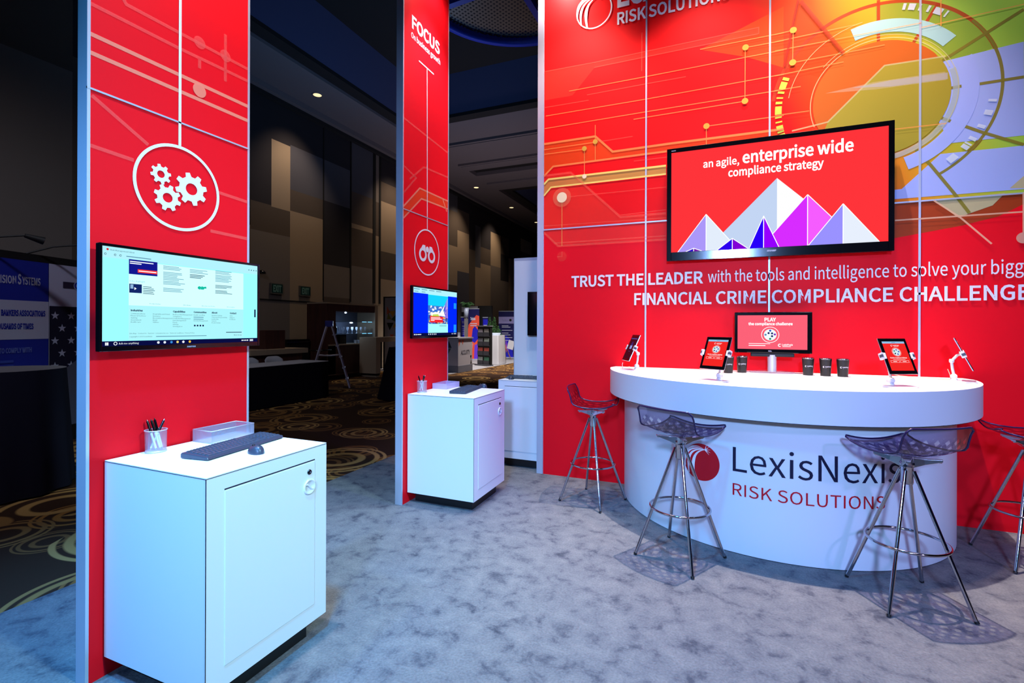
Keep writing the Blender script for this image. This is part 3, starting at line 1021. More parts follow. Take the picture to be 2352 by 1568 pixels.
# screen 1: a web page
tv1, P1, sw, sh = tv('television', 'black wall screen showing a pale web page on the nearest red column', 0.765, 0.452, 0.022, 0.012, 0.022, (-2.336, 1.576, 1.616), R(90))
g = MB()
frect(g, P1, 0, 0, sw, sh, E_('page_cyan', (150, 244, 252), 1.15), 0)
frect(g, P1, 0.10, 0.06, 0.655, sh - 0.05, E_('page_white', (196, 252, 255), 1.25), 0.0002)
frect(g, P1, 0, sh - 0.046, sw, sh, E_('tabs', (176, 240, 250), 1.05), 0.0003)
frect(g, P1, 0.10, 0.024, 0.655, 0.175, E_('footer', (168, 240, 246), 1.08), 0.0003)
frect(g, P1, 0, 0, sw, 0.021, E_('taskbar', (10, 14, 70), 0.9), 0.0004)
INKD, INKG, INKB = E_('ink', (24, 40, 90), 0.9), E_('ink_grey', (96, 150, 180), 0.9), E_('ink_white', (240, 250, 255), 1.2)
yb = sh + 0.0
frect(g, P1, 0.100, yb - 0.107, 0.217, yb - 0.043, E_('banner_blue', (20, 24, 150), 0.9), 0.0005)
for k in range(2):
    frect(g, P1, 0.104, yb - 0.054 - 0.008 * k, 0.20 - 0.05 * k, yb - 0.050 - 0.008 * k, INKB, 0.0006)
frect(g, P1, 0.135, yb - 0.098, 0.216, yb - 0.083, E_('button_red', (250, 60, 50), 1.0), 0.0006)
frect(g, P1, 0.139, yb - 0.0925, 0.212, yb - 0.0885, INKB, 0.0007)
frect(g, P1, 0.102, yb - 0.188, 0.152, yb - 0.149, E_('video', (20, 40, 110), 0.9), 0.0005)
fpoly(g, P1, [(0.122, yb - 0.175), (0.122, yb - 0.163), (0.131, yb - 0.169)], INKB, 0.0006)
frect(g, P1, 0.106, yb - 0.170, 0.118, yb - 0.152, E_('video_light', (150, 190, 230), 0.9), 0.00055)
ftext(g, P1, 'Video Highlight', 0.102, yb - 0.140, 0.0065, INKG, 0.0006, res=1)
rnd = random.Random(3)


def lines(P, x, y, n, wd, dy, m, l, hh=0.0026, g_=None):
    for k in range(n):
        frect(g_, P, x, y - dy * k - hh, x + wd * rnd.uniform(0.62, 1), y - dy * k, m, l)


for y in (0.055, 0.083, 0.103, 0.124, 0.157):
    lines(P1, 0.242, yb - y, 3, 0.10, 0.0065, INKG, 0.0006, g_=g)
lines(P1, 0.157, yb - 0.157, 5, 0.052, 0.0075, INKD, 0.0006, g_=g)
lines(P1, 0.365, yb - 0.058, 3, 0.10, 0.0068, INKG, 0.0006, g_=g)
lines(P1, 0.365, yb - 0.082, 3, 0.088, 0.0068, INKD, 0.0006, 0.003, g_=g)
for y in (0.05, 0.072, 0.09, 0.123, 0.150):
    lines(P1, 0.495, yb - y, 3, 0.095, 0.0064, INKD if y > 0.1 else INKG, 0.0006, g_=g)
ftext(g, P1, 'eas', 0.404, yb - 0.150, 0.0155, E_('teal', (0, 190, 160), 1.0), 0.0006, bold=0.03, width=0.046)
for x, s_ in ((0.185, 'Product Index'), (0.335, 'More News'), (0.425, 'More Success Stories'), (0.56, 'More Insights')):
    ftext(g, P1, s_, x, 0.183, 0.0052, INKD, 0.0006, res=1)
for x, h, items in ((0.108, 'Industries', ('Communications', 'Financial Services', 'Gaming', 'Government', 'Health Care')), (0.198, None, ('Hospitality and Travel', 'Insurance', 'Receivables Management', 'Retail', 'Utilities')),
                    (0.286, 'Capabilities', ('Business Risk Management', 'Compliance', 'Credit Risk Management', 'Data Management', 'Fraud', 'Identity', 'Investigation')),
                    (0.384, 'Communities', ('Health Care Blog', '', '', 'Identity Management')), (0.476, 'About', ('Speakers Library', 'Corporate Responsibility', 'Leadership', 'Careers', 'Product Index')), (0.575, 'Contact', ('Sales', 'Support', 'Feedback'))):
    if h:
        ftext(g, P1, h, x, 0.150, 0.0076, INKD, 0.0006, bold=0.02, res=1)
    for k, s_ in enumerate(items):
        if s_:
            ftext(g, P1, s_, x, 0.137 - 0.0093 * k, 0.0054, INKD, 0.0006, res=1)
        else:
            frect(g, P1, x, 0.137 - 0.0093 * k, x + 0.05, 0.140 - 0.0093 * k, INKG, 0.0006)
for k in range(4):
    frect(g, P1, 0.386 + 0.014 * k, 0.084, 0.394 + 0.014 * k, 0.092, INKD, 0.0006)
ftext(g, P1, 'Site Map   Contact Us   Fact Act   Consumer Access   Terms & Conditions   Privacy Policy', 0.103, 0.050, 0.0052, INKD, 0.0006, res=1, width=0.285)
ftext(g, P1, 'Copyright \u00a9 2017 LexisNexis', 0.103, 0.036, 0.0052, INKD, 0.0006, res=1)
frect(g, P1, 0.212, 0.0365, 0.45, 0.0395, INKG, 0.0006)
frect(g, P1, 0.555, 0.052, 0.645, 0.0555, INKD, 0.0006)
ftext(g, P1, 'RELX Group', 0.60, 0.036, 0.0062, INKD, 0.0006, res=1)
frect(g, P1, 0.722, 0.135, 0.731, 0.178, E_('tab_navy', (20, 30, 80), 0.8), 0.0006)
fdisc(g, P1, (0.020, sh - 0.012), 0.0045, E_('fav_red', (230, 30, 30), 1.0), 0.0007, 14)
ftext(g, P1, 'Risk Management Ident', 0.030, sh - 0.016, 0.0062, INKD, 0.0007, res=1)
frect(g, P1, 0.09, sh - 0.034, 0.19, sh - 0.0305, INKG, 0.0007)
for x in (0.012, 0.048, 0.068):
    farc(g, P1, (x, sh - 0.032), 0.0028, 0.0044, 0, 330, INKD, 0.0007, 12)
for k in range(4):
    fdisc(g, P1, (0.688 + 0.015 * k, sh - 0.026), 0.0028, INKD, 0.0007, 8)
ftext(g, P1, 'Ask me anything', 0.062, 0.0065, 0.0075, INKB, 0.0007, res=1)
farc(g, P1, (0.050, 0.0105), 0.005, 0.0072, 0, 360, INKB, 0.0007, 16)
for dx, dz in ((0, 0), (0.0065, 0), (0, 0.0065), (0.0065, 0.0065)):
    frect(g, P1, 0.012 + dx, 0.004 + dz, 0.0175 + dx, 0.0095 + dz, INKB, 0.0007)
for x, c in ((0.222, (230, 240, 255)), (0.250, (230, 240, 255)), (0.280, (60, 140, 220)), (0.308, (240, 220, 120)), (0.335, (240, 240, 255)), (0.366, (250, 200, 60))):
    fdisc(g, P1, (x, 0.0105), 0.0058, E_('icon_%d' % (x * 1000), c, 1.0), 0.0007, 12)
for k in range(4):
    frect(g, P1, 0.645 + 0.011 * k, 0.007, 0.652 + 0.011 * k, 0.013, INKB, 0.0007)
frect(g, P1, 0.694, 0.011, 0.715, 0.0145, INKB, 0.0007)
frect(g, P1, 0.694, 0.005, 0.715, 0.0085, INKB, 0.0007)
obj('screen', g, tv1)
g = MB()
ftext(g, P1, 'SAMSUNG', sw / 2, -0.016, 0.0065, mat('bezel_lettering', (150, 150, 165), 0.4), 0.0058, bold=0.02, align='C', res=1)
obj('bezel_lettering', g, tv1)

# screen 2: brochure page on deep blue
tv2, P2, sw, sh = tv('television', 'black wall screen showing a city brochure on blue, on the second red column', 0.785, 0.452, 0.022, 0.014, 0.022, (-2.336, 3.842, 1.622), R(90))
g = MB()
BLU = E_('deep_blue', (0, 40, 255), 1.0)
frect(g, P2, 0, 0, sw, sh, BLU, 0)
frect(g, P2, 0, sh - 0.046, sw, sh, E_('tabs', (176, 240, 250), 1.05), 0.0002)
for x in (0.01, 0.13, 0.25, 0.37):
    frect(g, P2, x, sh - 0.016, x + 0.09, sh - 0.010, INKG, 0.0004)
for x in (0.02, 0.13):
    frect(g, P2, x, sh - 0.036, x + 0.06, sh - 0.031, INKG, 0.0004)
frect(g, P2, 0, 0, sw, 0.024, E_('taskbar', (10, 14, 70), 0.9), 0.0003)
X0, X1 = 0.235, 0.585
frect(g, P2, X0, 0.024, X1, sh - 0.046, E_('brochure_white', (160, 245, 255), 1.15), 0.0003)
frect(g, P2, X0, 0.105, X1, sh - 0.050, E_('brochure_sky', (20, 205, 245), 1.1), 0.0004)
frect(g, P2, X0, 0.105, X1, 0.270, E_('brochure_city', (60, 120, 215), 1.0), 0.0005)
pal = [(250, 250, 255), (250, 200, 70), (240, 110, 30), (140, 120, 235), (40, 60, 190), (190, 220, 90), (250, 150, 60), (120, 40, 30), (250, 240, 200), (70, 40, 120)]
for k in range(150):
    x = rnd.uniform(X0, X1 - 0.03)
    z = 0.105 + 0.155 * rnd.random() ** 1.3
    ww, hh = rnd.uniform(0.008, 0.035), rnd.uniform(0.004, 0.020)
    c = pal[rnd.randrange(len(pal))] if z < 0.2 else (pal[0], pal[3], pal[4], pal[0])[rnd.randrange(4)]
    frect(g, P2, x, z, x + ww, min(z + hh, 0.27), E_('city_%02x%02x%02x' % c, c, 1.0), 0.0006 + 0.000004 * k)
for k in range(5):
    frect(g, P2, X1 - 0.065 + 0.012 * k, 0.16, X1 - 0.056 + 0.012 * k, 0.29 + 0.014 * k, E_('tower_%d' % k, (110 + 20 * k, 90 + 10 * k, 230), 1.0), 0.0014)
fpoly(g, P2, [(X0, 0.19), (X0 + 0.12, 0.215), (X0 + 0.20, 0.205), (X0 + 0.29, 0.285), (X0 + 0.26, 0.23), (X0 + 0.30, 0.175), (X0 + 0.15, 0.185)], E_('road_white', (255, 252, 240), 1.1), 0.00145)
fpoly(g, P2, [(X0 + 0.06, 0.165), (X0 + 0.08, 0.19), (X0 + 0.17, 0.195), (X0 + 0.19, 0.165)], E_('field_lime', (190, 220, 90), 1.0), 0.0015)
frect(g, P2, X0 + 0.03, 0.118, X0 + 0.255, 0.173, E_('brochure_red', (245, 40, 50), 1.0), 0.0016)
for k, q in enumerate((0.16, 0.19, 0.06)):
    frect(g, P2, X0 + 0.045, 0.158 - 0.0125 * k, X0 + 0.045 + q, 0.164 - 0.0125 * k, INKB, 0.0018)
frect(g, P2, X0 + 0.19, 0.085, X0 + 0.32, 0.089, INKD, 0.0018)
for z0, z1 in ((0.025, 0.10), (0.255, 0.31)):
    frect(g, P2, sw - 0.06, z0, sw - 0.01, z1, E_('side_tile', (30, 150, 255), 1.0), 0.0004)
for x in (0.015, 0.04, 0.24, 0.27, 0.30, 0.33, 0.36, 0.66, 0.70, 0.73):
    frect(g, P2, x, 0.007, x + 0.013, 0.017, INKB, 0.0007)
frect(g, P2, 0.062, 0.009, 0.125, 0.015, INKB, 0.0007)
obj('screen', g, tv2)

# screen 3: the big one on the printed wall
tv3, P3, sw, sh = tv('television', 'large black wall screen showing white and purple peaks above the counter', 1.685, 1.012, 0.05, 0.038, 0.076, (0.460, 4.600, 2.605), 0)
g = MB()
OX, OZ = 0.460 - 1.685 / 2 + 0.038, 2.605 - 1.012 / 2 + 0.076


def q3(*p):
    return [(max(0, min(sw, x - OX)), max(0.0, z - OZ)) for x, z in p]


RED_S = E_('slide_red', (255, 52, 58), 1.0)
frect(g, P3, 0, 0, sw, sh, RED_S, 0)
zb = OZ


def peak(ap, l, r, cl, cr, lay_, name, c=None, edge=True):
    c = c if c is not None else ap[0]
    fpoly(g, P3, q3((l, zb), (c, zb), ap), E_(name + '_left', cl, 1.0), lay_)
    fpoly(g, P3, q3((c, zb), (r, zb), ap), E_(name + '_right', cr, 1.0), lay_)
    if edge:
        for p in (((l, zb), ap), ((r, zb), ap), ((c, zb), ap)):
            fline(g, P3, q3(*p), 0.006, E_('slide_white', (255, 255, 255), 1.1), lay_ + 0.0001)


peak((0.499, 2.753), -0.06, 1.08, (196, 214, 244), (255, 255, 255), 0.0003, 'peak_white', edge=False)
peak((0.721, 2.592), 0.375, 1.075, (216, 44, 255), (246, 92, 255), 0.0006, 'peak_magenta')
peak((-0.052, 2.496), -0.288, 0.203, (172, 152, 250), (228, 238, 252), 0.0009, 'peak_lilac')
peak((0.967, 2.494), 0.728, 1.207, (154, 146, 255), (232, 240, 254), 0.0012, 'peak_pale')
peak((0.400, 2.444), 0.290, 0.514, (40, 0, 250), (150, 0, 255), 0.0015, 'peak_blue')
peak((0.159, 2.270), 0.037, 0.282, (44, 0, 240), (130, 0, 214), 0.0018, 'peak_low')
peak((-0.154, 2.203), -0.220, -0.086, (50, 10, 200), (120, 20, 170), 0.0021, 'peak_small')
SW_ = E_('slide_text', (255, 255, 255), 1.25)
ftext(g, P3, 'an agile,', -0.077 - OX, 2.908 - OZ, 0.062, SW_, 0.003, bold=0.008, width=0.288)
ftext(g, P3, 'enterprise wide', 0.236 - OX, 2.910 - OZ, 0.096, SW_, 0.003, bold=0.010, width=0.800)
ftext(g, P3, 'compliance strategy', 0.125 - OX, 2.806 - OZ, 0.066, SW_, 0.003, bold=0.010, width=0.708)
obj('screen', g, tv3)
g = MB()
ftext(g, P3, 'SHARP', sw / 2, -0.034, 0.012, mat('bezel_lettering', (150, 150, 165), 0.4), 0.0058, bold=0.03, align='C', res=1, width=0.075)
obj('bezel_lettering', g, tv3)
g = MB()
ftext(g, P3, 'AQUOS', 0.0, sh + 0.012, 0.008, mat('bezel_lettering', (150, 150, 165), 0.4), 0.0058, bold=0.02, res=1)
obj('bezel_lettering', g, tv3)

# ------------------------------------------------------------------ cabinets
HC = 0.925


def cabinet(label, x1, y0, rz=0, dep=0.630, wid=0.616):
    """door faces local +X; origin on the floor under the centre"""
    t = thing('cabinet', label, 'cabinet', (0, 0, 0), rz)
    hx, hy = dep / 2, wid / 2
    g = MB()
    g.box((-hx, -hy, 0.090), (hx, hy, HC - 0.006), WHITE_LAM)
    g.box((hx - 0.001, -hy + 0.075, 0.858), (hx + 0.0006, hy - 0.075, 0.8635), DARKLINE)  # shadow line above the door, painted as a dark strip
    for x, y in ((hx, -hy),):
        g.box((x - 0.0015, y - 0.0008, 0.092), (x + 0.0008, y + 0.0015, HC - 0.006), DARKLINE)
    obj('body', g, t)
    g = MB()
    g.box((-hx - 0.0006, -hy - 0.0006, HC - 0.006), (hx + 0.0006, hy + 0.0006, HC - 0.0038), DARKLINE)
    g.box((-hx, -hy, HC - 0.0038), (hx, hy, HC), WHITE_LAM)
    obj('top', g, t)
    g = MB()
    g.box((-hx + 0.03, -hy + 0.075, 0), (hx - 0.05, hy - 0.075, 0.090), KICK)
    obj('kick_board', g, t)
    g = MB()
    g.box((hx - 0.002, -hy + 0.076, 0.170), (hx + 0.003, hy - 0.076, 0.856), WHITE_LAM)
    d = obj('door', g, t, bevel=0.0025)
    g = MB()
    g.M = Matrix.Translation((hx + 0.003, hy - 0.112, 0.811)) @ Matrix.Rotation(R(90), 4, 'Y')
    g.lathe([(0.0, 0.006), (0.009, 0.006), (0.0115, 0.004), (0.0125, 0.0)], BLACK_GL, n=18)
    g.lathe([(0.0, 0.0064), (0.003, 0.0064)], CHROME, n=10)
    obj('lock', g, d)
    g = MB()
    g.M = Matrix.Translation((hx + 0.003, hy - 0.112, 0.742)) @ Matrix.Rotation(R(90), 4, 'Y')
    g.lathe([(0.036, 0.0), (0.035, 0.006), (0.029, 0.0065), (0.026, 0.001), (0.0, 0.001)], WHITE_PL, n=28)
    g.tube([(0.012 * math.sin(k * 0.55 - 1.6) * 1.2, -0.022 + 0.0073 * k, 0.004) for k in range(7)], 0.004, WHITE_PL, 8)
    obj('latch', g, d)
    return t


cab1 = cabinet('white cabinet with closed door below the nearest red column', 0, 0)
cab1.location = (-1.758 - 0.315, 1.246 + 0.308, 0)
cab2 = dup(cab1, (-1.760 - 0.315, 3.471 + 0.308, 0), 0, 'white cabinet with closed door below the second red column')
cab3 = cabinet('white cabinet mostly hidden behind the edge of the printed wall', 0, 0, R(-90))
cab3.location = (-2.14 + 0.308, 4.80 + 0.315, 0)

# third workstation: plain panel column behind the printed wall
t = thing('display_column', 'plain pale column standing behind the partly hidden third cabinet', 'display column', (-1.86, 5.49, 0))
g = MB()
g.box((-0.382, 0, 0), (0.382, 0.065, 2.335), ALU)
obj('frame', g, t)
g = MB()
g.box((-0.374, -0.002, 0.0), (0.374, 0.0, 2.30), mat('white_fabric_panel', (222, 224, 228), 0.7, spec=0.2))
obj('printed_panel', g, t)
t3, _, _, _ = tv('television', 'dark screen seen at its edge beside the printed wall', 0.62, 0.52, 0.03, 0.014, 0.02, (-1.724, 5.41, 1.655), 0)
g = MB()
g.quad([(-0.296, -0.001, -0.24), (0.296, -0.001, -0.24), (0.296, -0.001, 0.246), (-0.296, -0.001, 0.246)], BLACK_GL)
obj('screen', g, t3)

# ------------------------------------------------------------------ things on the cabinets


def keyboard(label, loc, rz, individual):
    t = thing('keyboard', label, 'keyboard', loc, rz)
    w_, d_ = 0.445, 0.150
    g = MB()
    prof = [(-d_ / 2, 0.004), (-d_ / 2 + 0.006, 0.016), (d_ / 2 - 0.006, 0.026), (d_ / 2, 0.020), (d_ / 2, 0.003)]
    n = len(prof)
    g.add([(-w_ / 2, y, z) for y, z in prof] + [(w_ / 2, y, z) for y, z in prof],
          [(i, i + 1, n + i + 1, n + i) for i in range(n - 1)] + [(n - 1, 0, n, 2 * n - 1), tuple(range(n - 1, -1, -1)), tuple(range(n, 2 * n))], GREYBODY)
    obj('case', g, t, bevel=0.003)
    tilt = math.atan2(0.010, d_ - 0.012)
    top = Matrix.Translation((0, 0, 0.0205)) @ Matrix.Rotation(tilt, 4, 'X')
    keys = []
    p = 0.0192
    for r in range(6):
        y = 0.056 - r * 0.0212 if r else 0.060
        x = -w_ / 2 + 0.014
        row = {0: [0.8] * 17, 1: [1] * 13 + [2], 2: [1.5] + [1] * 12 + [1.5], 3: [1.75] + [1] * 11 + [2.25], 4: [2.25] + [1] * 10 + [2.75], 5: [1.4, 1.2, 1.2, 6.2, 1.2, 1.2, 1.2, 1.4]}[r]
        for u in row:
            keys.append((x, y, u * p, 0.0165 if r else 0.011))
            x += u * p
    for k in range(3):
        for r in (1, 2):
            keys.append((0.072 + k * p, 0.056 - r * 0.0212, p, 0.0165))
        keys.append((0.072 + k * p, 0.056 - 5 * 0.0212, p, 0.0165))
    keys.append((0.072 + p, 0.056 - 4 * 0.0212, p, 0.0165))
    for r in range(1, 6):
        for k in range(4):
            keys.append((0.137 + k * p, 0.056 - r * 0.0212, p, 0.0165))
    keys = [k for k in keys if k[0] < w_ / 2 - 0.012]
    rest = MB()
    cache = {}
    keys.sort(key=lambda k: k[3], reverse=True)
    for i, (x, y, kw, kd) in enumerate(keys):
        g = MB() if (individual and i < 100) else rest
        a, b = kw / 2 - 0.0014, kd / 2
        M = top @ Matrix.Translation((x + kw / 2, y - 0.003, 0.0))
        vs_ = [(-a, -b, 0), (a, -b, 0), (a, b, 0), (-a, b, 0), (-a + .002, -b + .002, .0055), (a - .002, -b + .002, .0055), (a - .002, b - .002, .0055), (-a + .002, b - .002, .0055)]
        fs = [(4, 5, 6, 7), (0, 1, 5, 4), (1, 2, 6, 5), (2, 3, 7, 6), (3, 0, 4, 7)]
        if g is rest:
            g.M = M
            g.add(vs_, fs, GREYKEY)
        else:
            key = (round(kw, 5), kd)
            if key not in cache:
                g.add(vs_, fs, GREYKEY)
                o = obj('key', g, t)
                cache[key] = o.data
            else:
                o = bpy.data.objects.new('key', cache[key])
                col.objects.link(o)
                o.parent = t
            o.matrix_local = M
    if rest.v:
        o = obj('keys' if not individual else 'function_keys', rest, t)
        if individual:
            o['kind'] = 'stuff'
    return t


def mouse(label, loc, rz):
    t = thing('computer_mouse', label, 'mouse', loc, rz)
    g = MB()
    n, k = 20, 7
    vs_, fs = [], []
    for i in range(k + 1):
        f = i / k
        h = 0.034 * math.sin(f * PI / 2)
        q = math.cos(f * PI / 2) ** 0.55 if i < k else 0.0
        for j in range(n):
            a = 2 * PI * j / n
            vs_.append((0.030 * q * math.cos(a), 0.049 * q * math.sin(a), h * (1.0 - 0.12 * math.sin(a))))
    for i in range(k):
        for j in range(n):
            fs.append((i * n + j, i * n + (j + 1) % n, (i + 1) * n + (j + 1) % n, (i + 1) * n + j))
    g.add(vs_, fs, GREYBODY, True)
    g.add(vs_[:n], [tuple(range(n - 1, -1, -1))], GREYBODY)
    obj('shell', g, t)
    g = MB()
    g.M = Matrix.Translation((0, 0.024, 0.0285)) @ Matrix.Rotation(R(90), 4, 'Y')
    g.lathe([(0.0, -0.004), (0.007, -0.004), (0.008, 0.0), (0.007, 0.004), (0.0, 0.004)], BLACK_MT, n=16)
    obj('scroll_wheel', g, t)
    return t


def pen_cup(label, loc, pens, prefix):
    t = thing('pen_cup', label, 'pen cup', loc)
    g = MB()
    g.lathe([(0.040, 0.003), (0.042, 0.098)], WIRE, n=36, uv=True)
    obj('mesh_wall', g, t)
    g = MB()
    g.lathe([(0.0, 0.001), (0.041, 0.001), (0.042, 0.004), (0.039, 0.008), (0.0, 0.006)], ALU, n=28)
    obj('base', g, t)
    g = MB()
    g.tube([(0.0425 * math.cos(2 * PI * k / 28), 0.0425 * math.sin(2 * PI * k / 28), 0.099) for k in range(28)], 0.0022, ALU, 8, True)
    obj('rim', g, t)
    for (ax, ay, bx, by, dark, lab) in pens:
        p = thing('pen', lab + prefix, 'pen', (loc[0] + ax, loc[1] + ay, loc[2] + 0.008), 0, 'pens in the two wire cups')
        d = Vector((bx - ax, by - ay, 0.135)).normalized()
        a = Vector((0, 0, 0))
        g = MB()
        g.tube([a, a + d * 0.012], 0.0012, CHROME, 8, r1=0.0045)
        g.tube([a + d * 0.012, a + d * 0.085], 0.0046, WHITE_PL if not dark else BLACK_GL, 10)
        obj('barrel', g, p)
        g = MB()
        g.tube([a + d * 0.085, a + d * 0.140], 0.0052, BLACK_GL, 10)
        g.tube([a + d * 0.140, a + d * 0.147], 0.003, CHROME, 8)
        obj('cap', g, p)
        g = MB()
        s_ = d.cross(Vector((0.3, 1, 0))).normalized() * 0.0065
        g.tube([a + d * 0.10 + s_, a + d * 0.138 + s_], 0.0013, CHROME, 6)
        obj('clip', g, p)
    return t


def tray(label, loc, w_, l_, h_, m, name, solid_m):
    t = thing(name, label, 'tray', loc)
    a, b = w_ / 2, l_ / 2
    g = MB()

    def wl(p0, p1):
        ln_ = math.hypot(p1[0] - p0[0], p1[1] - p0[1])
        g.quad([(p0[0], p0[1], 0.002), (p1[0], p1[1], 0.002), (p1[0], p1[1], h_), (p0[0], p0[1], h_)], m, [(0, 0), (ln_, 0), (ln_, h_), (0, h_)])
    wl((-a, -b), (a, -b))
    wl((a, -b), (a, b))
    wl((a, b), (-a, b))
    wl((-a, b), (-a, -b))
    obj('side_walls', g, t, solid=0.002)
    g = MB()
    g.box((-a, -b, 0), (a, b, 0.003), solid_m)
    obj('base', g, t)
    g = MB()
    for z, r in ((h_, 0.0022), (0.003, 0.0018)):
        g.tube([(-a, -b, z), (a, -b, z), (a, b, z), (-a, b, z)], r, ALU if m is WIRE else solid_m, 6, True)
    obj('rim', g, t)
    return t


CLEAR = alpha('clear_acrylic', (214, 208, 240), 0.38, 0.1)
pen_cup('silver wire pen cup on the nearest white cabinet', (-2.345, 1.425, HC),
        [(0.022, -0.01, -0.03, -0.02, 0, 'leftmost black capped pen'), (0.026, 0.006, -0.024, -0.006, 0, 'second black capped pen'), (0.020, 0.016, -0.020, 0.006, 0, 'middle black capped pen'), (-0.004, -0.024, 0.004, 0.034, 0, 'rightmost black capped pen, tilted apart')], ' in the wire cup on the nearest cabinet')
pen_cup('clear silver wire pen cup on the cabinet below the second column', (-2.335, 3.605, HC),
        [(0.02, -0.012, -0.022, -0.022, 0, 'leftmost black pen'), (-0.01, 0.022, 0.012, 0.006, 0, 'middle black pen'), (-0.02, -0.010, 0.008, 0.034, 0, 'rightmost black pen')], ' in the cup on the second cabinet')
tray('long silver wire mesh tray behind the keyboard on the nearest cabinet', (-2.31, 1.735, HC), 0.135, 0.235, 0.060, WIRE, 'wire_tray', CLEAR)
tray('clear acrylic tray behind the keyboard on the second cabinet', (-2.315, 3.985, HC), 0.15, 0.24, 0.048, CLEAR, 'acrylic_tray', CLEAR)
kb1 = keyboard('dark keyboard on the nearest white cabinet', (-2.073, 1.618, HC), R(97), True)
kb2 = keyboard('dark keyboard on the white cabinet below the second column', (-2.035, 3.86, HC), R(98), False)
kb3 = dup(kb2, (-1.90, 5.04, HC), R(6), 'dark keyboard on the third cabinet beside the printed wall')
mouse('dark mouse in front of the keyboard on the nearest cabinet', (-1.905, 1.585, HC), R(75))
mouse('dark mouse at the far end of the keyboard on the second cabinet', (-2.005, 4.055 + 0.075, HC), R(80))
mouse('dark mouse left of the keyboard on the third cabinet', (-2.03, 4.90, HC), R(10))

# ------------------------------------------------------------------ reception counter
XC, YC = 0.447, 4.715
ctr = thing('reception_counter', 'white half round counter with red and black logo before the printed wall', 'counter', (XC, 4.2, 0))


def half_round(r, back, n=72, corner=0.0):
    a0 = math.asin(max(-1, min(1, (back - YC) / r)))
    pts = []
    for k in range(n + 1):
        t = PI - a0 + (PI + 2 * a0) * k / n
        pts.append((r * math.cos(t), YC - 4.2 + r * math.sin(t)))
    if corner:
        x, y = pts[-1]
        pts = [(-x + corner * 0.55, y + 0.0)] + [p for p in pts if p[1] < y - corner] + [(x - corner * 0.55, y)]
    return pts


g = MB()
base_pts = half_round(1.205, 4.690)
g.prism(base_pts, 0.004, 0.912, WHITE_LAM, True)
bo = obj('base', g, ctr)
g = MB()
g.prism(half_round(1.203, 4.688), 0.0, 0.0045, KICK, True)
obj('floor_gasket', g, ctr)
g = MB()
g.prism(half_round(1.335, 4.690, corner=0.06), 0.916, 1.123, WHITE_LAM, True)
g.prism(half_round(1.329, 4.686, corner=0.06), 0.911, 0.917, DARKLINE, True)
tp = obj('countertop', g, ctr)


def PC(a, b, l=0.0):
    # wrap onto the curved front; a is the world X measured along the arc from angle -90 degrees
    th = -PI / 2 + (a - AC) / 1.205 + ACT
    r = 1.2056 + l
    return Vector((r * math.cos(th), YC - 4.2 + r * math.sin(th), b))


AC, ACT = 0.0, 0.0
g = MB()
LOGO = []
logo_ball(g, PC, (-0.532, 0.562), 0.128, INK_R, INK_W, 0.0007)
obj('emblem', g, bo)
g = MB()
ftext(g, PC, 'LexisNexis', -0.320, 0.545, 0.160, INK_N, 0.0018, bold=0.0, width=0.985)
obj('logo_name', g, bo)
g = MB()
ftext(g, PC, 'RISK SOLUTIONS', -0.320, 0.386, 0.078, INK_R, 0.0018, bold=0.0, width=0.880)
obj('logo_tagline', g, bo)

# ------------------------------------------------------------------ things on the counter
ZC = 1.1235


